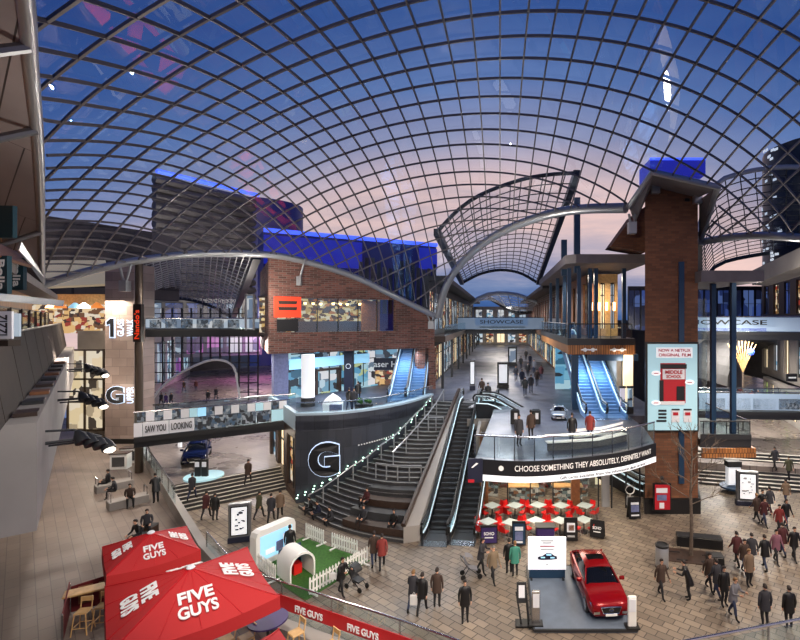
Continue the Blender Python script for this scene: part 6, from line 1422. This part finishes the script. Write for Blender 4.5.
crowd = [(709, 590, 'brown', 'dark_trousers', 20, 'walk', 'person in brown at the tree side of the blurred crowd below the benches'), (717, 598, 'charcoal_c', 'jeans', 200, 'walk', 'person in charcoal in the middle of the group below the short bench'), (724, 606, 'black', 'dark_trousers', 10, 'stand', 'tall person in black nearest the handrail in the group below the benches'),
 (733, 618, 'grey_c', 'jeans', 30, 'push', 'person in grey carrying a bag below the group by the benches'), (737, 566, 'maroon', 'dark_trousers', 190, 'walk', 'person in maroon walking past the short black bench'), (744, 574, 'brown', 'jeans', 10, 'walk', 'person in brown with blue jeans beyond the short black bench'), (752, 568, 'charcoal_c', 'dark_trousers', 180, 'walk', 'person in charcoal beside the brown jacket beyond the short bench'), (749, 586, 'tan', 'dark_trousers', 15, 'stand', 'person in tan trailing the group beyond the short bench'),
 (765, 570, 'black', 'jeans', 185, 'walk', 'person in black with jeans midway between the bench and the picture edge'), (776, 563, 'pink', 'dark_trousers', 5, 'walk', 'person in a pink jacket in the crowd'), (783, 556, 'maroon', 'jeans', 190, 'walk', 'person in maroon with jeans among the crowd behind the pink jacket'), (794, 560, 'black', 'dark_trousers', 0, 'walk', 'person in black at the picture edge beside the pink jacket'),
 (765, 627, 'charcoal_c', 'dark_trousers', 180, 'stand', 'person with a grey hooded coat standing just above the thin handrail'), (789, 629, 'black', 'dark_trousers', 180, 'stand', 'person in a black hooded coat beside the grey hood above the thin handrail'),
 (762, 517, 'black', 'dark_trousers', 10, 'walk', 'person in black walking away beside the map totem'), (770, 514, 'charcoal_c', 'dark_trousers', 190, 'walk', 'person in charcoal next to the black coat beside the map totem'), (764, 526, 'maroon', 'jeans', 15, 'walk', 'person in maroon following the pair beside the map totem'), (757, 522, 'brown', 'dark_trousers', 200, 'walk', 'person in brown closest to the map totem'),
 (779, 534, 'red_top', 'dark_trousers', 0, 'walk', 'person in a red top strolling in a pair below the striped steps'), (786, 528, 'black', 'jeans', 5, 'walk', 'person in black paired with the red top below the striped steps'), (786, 505, 'tan', 'jeans', 180, 'walk', 'person in tan at the foot of the striped steps by the picture edge'),
 (775, 470, 'charcoal_c', 'dark_trousers', 185, 'walk', 'person in charcoal high on the striped steps'), (789, 480, 'olive', 'dark_trousers', 175, 'walk', 'person in olive lower on the striped steps')]
for px, py, tp, lg, rz, ps, lb_ in crowd:
    z = 0
    if py < 490: z = .75 if py > 475 else 1.2
    person(lb_, at(px, py, z), rz, ps, tp, lg, random.choice(['hair_dark', 'hair_dark', 'hair_fair']))
# seated on the stair
for s, u, tp, lb_, ps in ((.0, .12, 'black', 'person in black seated lowest at the wall side of the stair foot', 'sit_forward'), (.0, .22, 'navy_c', 'person in navy leaning towards the person in black at the stair foot', 'sit_forward'), (.0, .36, 'charcoal_c', 'person in charcoal crouched on the lowest step in the middle of the stair', 'sit_forward'), (.13, .52, 'maroon', 'person in maroon sitting a few steps up the seat ledges', 'sit'), (.03, .62, 'charcoal_c', 'person in dark grey sitting on the first seat ledge of the stair', 'sit'), (.03, .88, 'black', 'person in black sitting alone by the pale stair side wall', 'sit')):
    p = SP(min(1, s+.035), u); front_ = SP(max(0, s-.02), u); d = (front_-p); rz = math.degrees(math.atan2(d.x, -d.y))
    z = (stair_z(s+.03)+.22 if u > .45 else stair_z(s+.02))-.41
    person(lb_, (p.x, p.y, z), rz, ps, tp, 'dark_trousers', coat=False)
# terrace
person('person in black seated on the stone bench block by the column', (G(108, 490, 1.5).x, G(108, 490, 1.5).y, 1.52), -60, 'sit', 'black')
person('person in dark grey seated with legs out beside the person in black', (G(117, 498, 1.5).x, G(117, 498, 1.5).y, 1.52), -60, 'sit_forward', 'charcoal_c', coat=False)
person('person in brown seated against the steel armrail', (G(130, 506, 1.5).x, G(130, 506, 1.5).y, 1.52), 40, 'sit', 'brown', coat=False)
person('person in black leaning over the terrace edge wall', at(156, 503, 1.5), 225, 'lean', 'black')
g_ = G(147, 535, 1.5); person('person in a dark suit seated above the smaller parasol', (g_.x, g_.y, 1.52), 30, 'sit', 'charcoal_c', coat=False)
g_ = G(140, 545, 1.5); person('person in black seated low behind the smaller parasol', (g_.x, g_.y, 1.52), -20, 'sit_forward', 'black', coat=False)
for px, py, lb_ in ((147, 535, 'dark block seat under the person in a dark suit'), (140, 545, 'dark block seat half hidden by the smaller parasol')):
    t = T('block_seat', lb_, 'seat', G(px, py, 1.5)); m = MB(); m.rbox((0, .15, .22), (.6, .6, .42), .03); m.build('block', 'timber_dark', t, world=False); m = MB(); m.box((0, .15, .44), (.58, .58, .03)); m.build('cushion', 'charcoal', t, world=False)
# arcade and gallery and deck and street
far = [(161, 406, 1.2, 'black', 180, 'dark figure closest to the glazed screen in the pink arcade'), (166, 407, 1.2, 'purple_c', 0, 'figure in purple second from the glazed screen in the pink arcade'), (171, 406, 1.2, 'charcoal_c', 180, 'charcoal figure third from the glazed screen in the pink arcade'), (184, 392, 1.2, 'brown', 0, 'brown figure of the farther pair under the white arch'), (196, 391, 1.2, 'maroon', 180, 'maroon figure of the farther pair under the white arch'), (208, 403, 1.2, 'black', 10, 'black figure walking above the middle of the banner footbridge'), (216, 400, 1.2, 'charcoal_c', 185, 'charcoal figure next to the black one above the banner footbridge'),
 (349, 411, 5.5, 'black', 180, 'person in black outside the department store beside the tented kiosk'), (354, 411, 5.5, 'charcoal_c', 10, 'person in charcoal outside the store, paired with the person in black'), (358, 402, 5.5, 'black', 190, 'person in black by the lit store display'),
 (519, 446, 5.5, 'charcoal_c', 30, 'person in charcoal at the glass balustrade above the banner words'), (531, 440, 5.5, 'brown', 200, 'person in brown just behind the glass balustrade'), (572, 444, 5.5, 'black', 180, 'person in black sitting out by the white deck benches'), (590, 442, 5.5, 'red_top', 170, 'person in a red top by the white deck benches'),
 (525, 396, 5.5, 'black', 180, 'person in black leading the crowd out of the narrow street'), (531, 393, 5.5, 'charcoal_c', 0, 'person in charcoal second in the street crowd'), (522, 386, 5.5, 'navy_c', 180, 'person in navy beside the middle totem in the street'), (537, 386, 5.5, 'brown', 0, 'person in brown near the balcony columns in the street'), (541, 380, 5.5, 'maroon', 180, 'person in maroon by the timber shopfront in the street'), (516, 381, 5.5, 'charcoal_c', 0, 'person in charcoal behind the navy coat in the street'), (528, 377, 5.5, 'black', 180, 'person in black halfway down the street crowd'), (534, 373, 5.5, 'grey_c', 0, 'person in grey halfway down the street crowd'), (521, 369, 5.5, 'black', 180, 'small dark figure far down the street by the second totem'), (530, 366, 5.5, 'navy_c', 0, 'small navy figure far down the street'), (526, 360, 5.5, 'charcoal_c', 180, 'smallest charcoal figure far down the street'),
 (488, 404, 5.5, 'black', 180, 'dark figure stepping off the escalator onto the street'), (482, 398, 5.5, 'brown', 200, 'brown figure just past the escalator head')]
for px, py, z, tp, rz, lb_ in far: person(lb_, at(px, py, z), rz, random.choice(['walk', 'stand', 'walk']), tp, random.choice(['dark_trousers', 'jeans']))
for px, py, tp, rz, lb_ in ((752, 374, 'red_top', 180, 'person in red on the mall bridge under the bare lit tree'), (758, 374, 'grey_c', 0, 'person in grey on the mall bridge beside the red coat')):
    q = P(px, py, 44.5); person(lb_, (q.x, 44.5, 4.1), rz, 'walk', tp)
# pushchairs and a shoulder bag
def pushchair(label, p, rz, fabric):
    t = T('pushchair', label, 'pushchair', p, math.radians(rz))
    m = MB(); m.tube([(-.22, .45, 1.0), (.22, .45, 1.0)], .02, 6)
    for s in (-1, 1): m.tube([(s*.22, .45, 1.0), (s*.2, .1, .55), (s*.22, -.45, .12)], .018, 6); m.tube([(s*.2, .05, .55), (s*.24, .35, .12)], .018, 6)
    m.build('frame', 'steel_dark', t, world=False)
    m = MB(); m.slab([Vector((-.19, -.35, .42)), Vector((.19, -.35, .42)), Vector((.19, .05, .5)), Vector((-.19, .05, .5))], .06); m.slab([Vector((-.19, .05, .5)), Vector((.19, .05, .5)), Vector((.19, .28, .98)), Vector((-.19, .28, .98))], .06); m.build('seat', fabric, t, world=False)
    m = MB(); m.loft([[Vector((x, .24-.42*math.sin(a), .78+.32*math.cos(a))) for x in (-.22, -.1, .1, .22)] for a in [k*PI/10 for k in range(6)]], False); m.build('hood', fabric, t, world=False)
    for s in (-1, 1):
        for y in (-.45, .35): m = MB(); m.loft([[Vector((s*.24+d, y+.12*math.cos(k*PI/6), .12+.12*math.sin(k*PI/6))) for k in range(12)] for d in (-.02, .02)], True, True); m.build('wheel', 'rubber', t, world=False)
    return t
pushchair('dark pushchair on the sunlit-looking paving past the long picket fence', at(356, 588), 62, 'charcoal'); pushchair('pale framed pushchair near the foot of the escalators', at(470, 577), 100, 'grey_c')
LABELS.clear()
for px, py, z, lb_ in ((347, 589, 0, None),): pass
q = at(341, 595); t = T('shoulder_bag', 'white shoulder bag on the person pushing the pushchair by the fence', 'bag', q+Vector((-.3, -.12, .82))); m = MB(); m.rbox((0, 0, .12), (.3, .14, .26), .03); m.build('body', 'white_c', t, world=False); m = MB(); m.tube([(-.12, 0, .24), (0, 0, .52), (.12, 0, .24)], .012, 5); m.build('strap', 'black', t, world=False)
person('person in black standing against the white screen frame on the lawn', Vector((-10.9, 24.9, .03)), 200, 'stand', 'black')
q = at(422, 614); t = T('carrier_bag', 'white carrier bag held by the walker in the black coat', 'bag', q+Vector((-.34, 0, .4))); m = MB(); m.rbox((0, 0, .2), (.34, .12, .4), .02); m.build('body', 'white_c', t, world=False); m = MB(); m.tube([(-.08, 0, .4), (0, 0, .52), (.08, 0, .4)], .01, 5); m.build('handle', 'white_c', t, world=False)

# ================================================================== lights, most hung without fixtures
def light(name, kind, loc, power, col, size=1.0, aim=None, spot=None):
    l = bpy.data.lights.new(name, kind); l.energy = power; l.color = col
    if kind == 'AREA': l.shape = 'DISK'; l.size = size
    elif kind in ('POINT', 'SPOT'): l.shadow_soft_size = size
    if kind == 'SPOT': l.spot_size = math.radians(spot or 80); l.spot_blend = .6
    o = bpy.data.objects.new(name, l); C.objects.link(o); o.location = loc
    if aim is not None: o.rotation_euler = (Vector(aim)-Vector(loc)).to_track_quat('-Z', 'Y').to_euler()
    return o
WARM, NEUT, COOL, PURP = (1, .84, .67), (1, .91, .8), (.72, .84, 1), (1, .35, .9)
def flood(loc, aim, power, col, sp=95, size=.12): return light('fill_spot', 'SPOT', loc, power*1.17, col, size, aim, sp)
# unseen spots hung without fixtures, added to light the square and facades
for lx, ly, lz, ax, ay, az, pw, cl, sp in ((-4.5, 8.5, 16.2, -9, 25, 0, 4200, NEUT, 66), (-3, 6.2, 16, -8, 17, 1.5, 2600, NEUT, 90), (-17, 33.5, 15, -23, 33, 1, 3600, WARM, 95), (3.5, 5, 16, 1, 21, 0, 5200, WARM, 90), (13.5, 17, 16, 6, 19.5, 0, 5200, WARM, 90), (17.5, 24, 16, 12, 24, 0, 5200, WARM, 95),
    (5.5, 13, 16, -3, 25, 0, 5200, WARM, 75), (16.5, 8, 16, 10, 21, 0, 5200, WARM, 90), (-12, 40, 15, -12, 26, 0, 3600, NEUT, 90), (17.4, 28.5, 14, 21, 36, 0, 4200, NEUT, 95), (.5, 10, 16, 9, 31, 10, 3000, WARM, 55), (-4.5, 12, 16, -12, 42, 13, 6500, NEUT, 55), (-24, 35.5, 13.5, -33, 42.5, 6, 1700, NEUT, 85), (-2.5, 9, 16, -14, 12, 9, 700, NEUT, 80)):
    flood((lx, ly, lz), (ax, ay, az), pw, cl, sp)
# unseen points under the glass, added to brighten the arches and bars
for p, e in (((-18, 36.4, 14), 500), ((0, 36, 16), 700), ((17, 30, 14.4), 350), ((-20, 32, 13.5), 450), ((-29, 54, 12.8), 900)): light('arch_fill', 'POINT', p, e, NEUT, .05)
# shops, galleries and passages
light('cafe_lamp', 'AREA', (2.4, 33.2, 4.5), 260, WARM, 3, (2.4, 33, 0)); light('cafe_lamp', 'AREA', (2.5, 28.5, 4.4), 380, (1, .86, .7), 4, (2.5, 28, 0)); light('lobby_lamp', 'POINT', (8.2, 33.5, 4.2), 160, WARM, .3)
light('gallery_lamp', 'AREA', (-14, 41, 9.3), 600, COOL, 4, (-14, 41, 5)); light('gallery_lamp', 'AREA', (-9, 45, 9.3), 350, COOL, 3, (-9, 45, 5)); light('restaurant_lamp', 'AREA', (-14, 44, 14), 250, WARM, 3, (-14, 44, 11))
light('arcade_lamp', 'AREA', (-21, 41, 10.6), 1500, NEUT, 3, (-21, 39, 1)); light('arcade_lamp', 'AREA', (-24, 50, 10.8), 2600, (.95, .92, 1), 4, (-24, 48, 1)); light('arcade_lamp', 'AREA', (-44, 88, 9), 1700, PURP, 6, (-46, 90, 1)); light('arcade_lamp', 'AREA', (-36, 72, 9), 2400, (1, .8, .72), 5, (-38, 76, 1)); light('shop_lamp', 'POINT', (-19.5, 37, 3.5), 150, WARM, .3)
light('street_lamp', 'AREA', (0, 52, 15), 2600, (.85, .9, 1), 5, (0, 52, 5)); light('street_lamp', 'AREA', (0, 80, 15), 2600, NEUT, 5, (0, 80, 5)); light('street_lamp', 'AREA', (0, 108, 15), 2600, NEUT, 5, (0, 108, 5))
light('deck_lamp', 'AREA', (3.5, 33, 10), 320, (.7, .82, 1), 3, (3.5, 31, 5)); light('balcony_lamp', 'AREA', (7.5, 39.5, 15.8), 500, WARM, 3, (7.5, 39, 11)); light('under_balcony_lamp', 'AREA', (7.2, 38, 9.4), 420, (.62, .8, 1), 2, (7.2, 38, 5)); light('reveal_lamp', 'POINT', (9.3, 35.8, 9.2), 90, WARM, .2)
light('mall_fill', 'AREA', (20.5, 38.5, 13.2), 1500, NEUT, 3, (20, 38, 1)); light('eaves_fill', 'AREA', (-9, 15, 12.5), 260, NEUT, 1, (-14, 13, 18)); light('mall_fill', 'AREA', (23, 47.5, 11), 3600, NEUT, 5, (23, 46, 1)); light('mall_fill', 'AREA', (26, 64, 11), 4500, NEUT, 5, (26, 66, 1)); light('tower_fill', 'AREA', (-44, 84, 22), 9000, (1, .9, .8), 4, (-62, 104, 30)); light('stair_lamp', 'AREA', (-5, 36, 12), 500, (.8, .92, 1), 2, (-6, 34, 2))  # mall, eaves and tower lights are unseen fills, added to brighten dark parts
light('walkway_lamp', 'AREA', (-34, 41, 14), 600, WARM, 3, (-34, 41, 10)); light('terrace_fill', 'POINT', (-33.5, 40, 6), 250, WARM, .3); light('terrace_lamp', 'SPOT', (-26, 30, 11.5), 2200, (1, .86, .76), .1, (-25, 28.5, 1.5), 120)  # shopfront point is an unseen fill, added to warm the terrace by the column
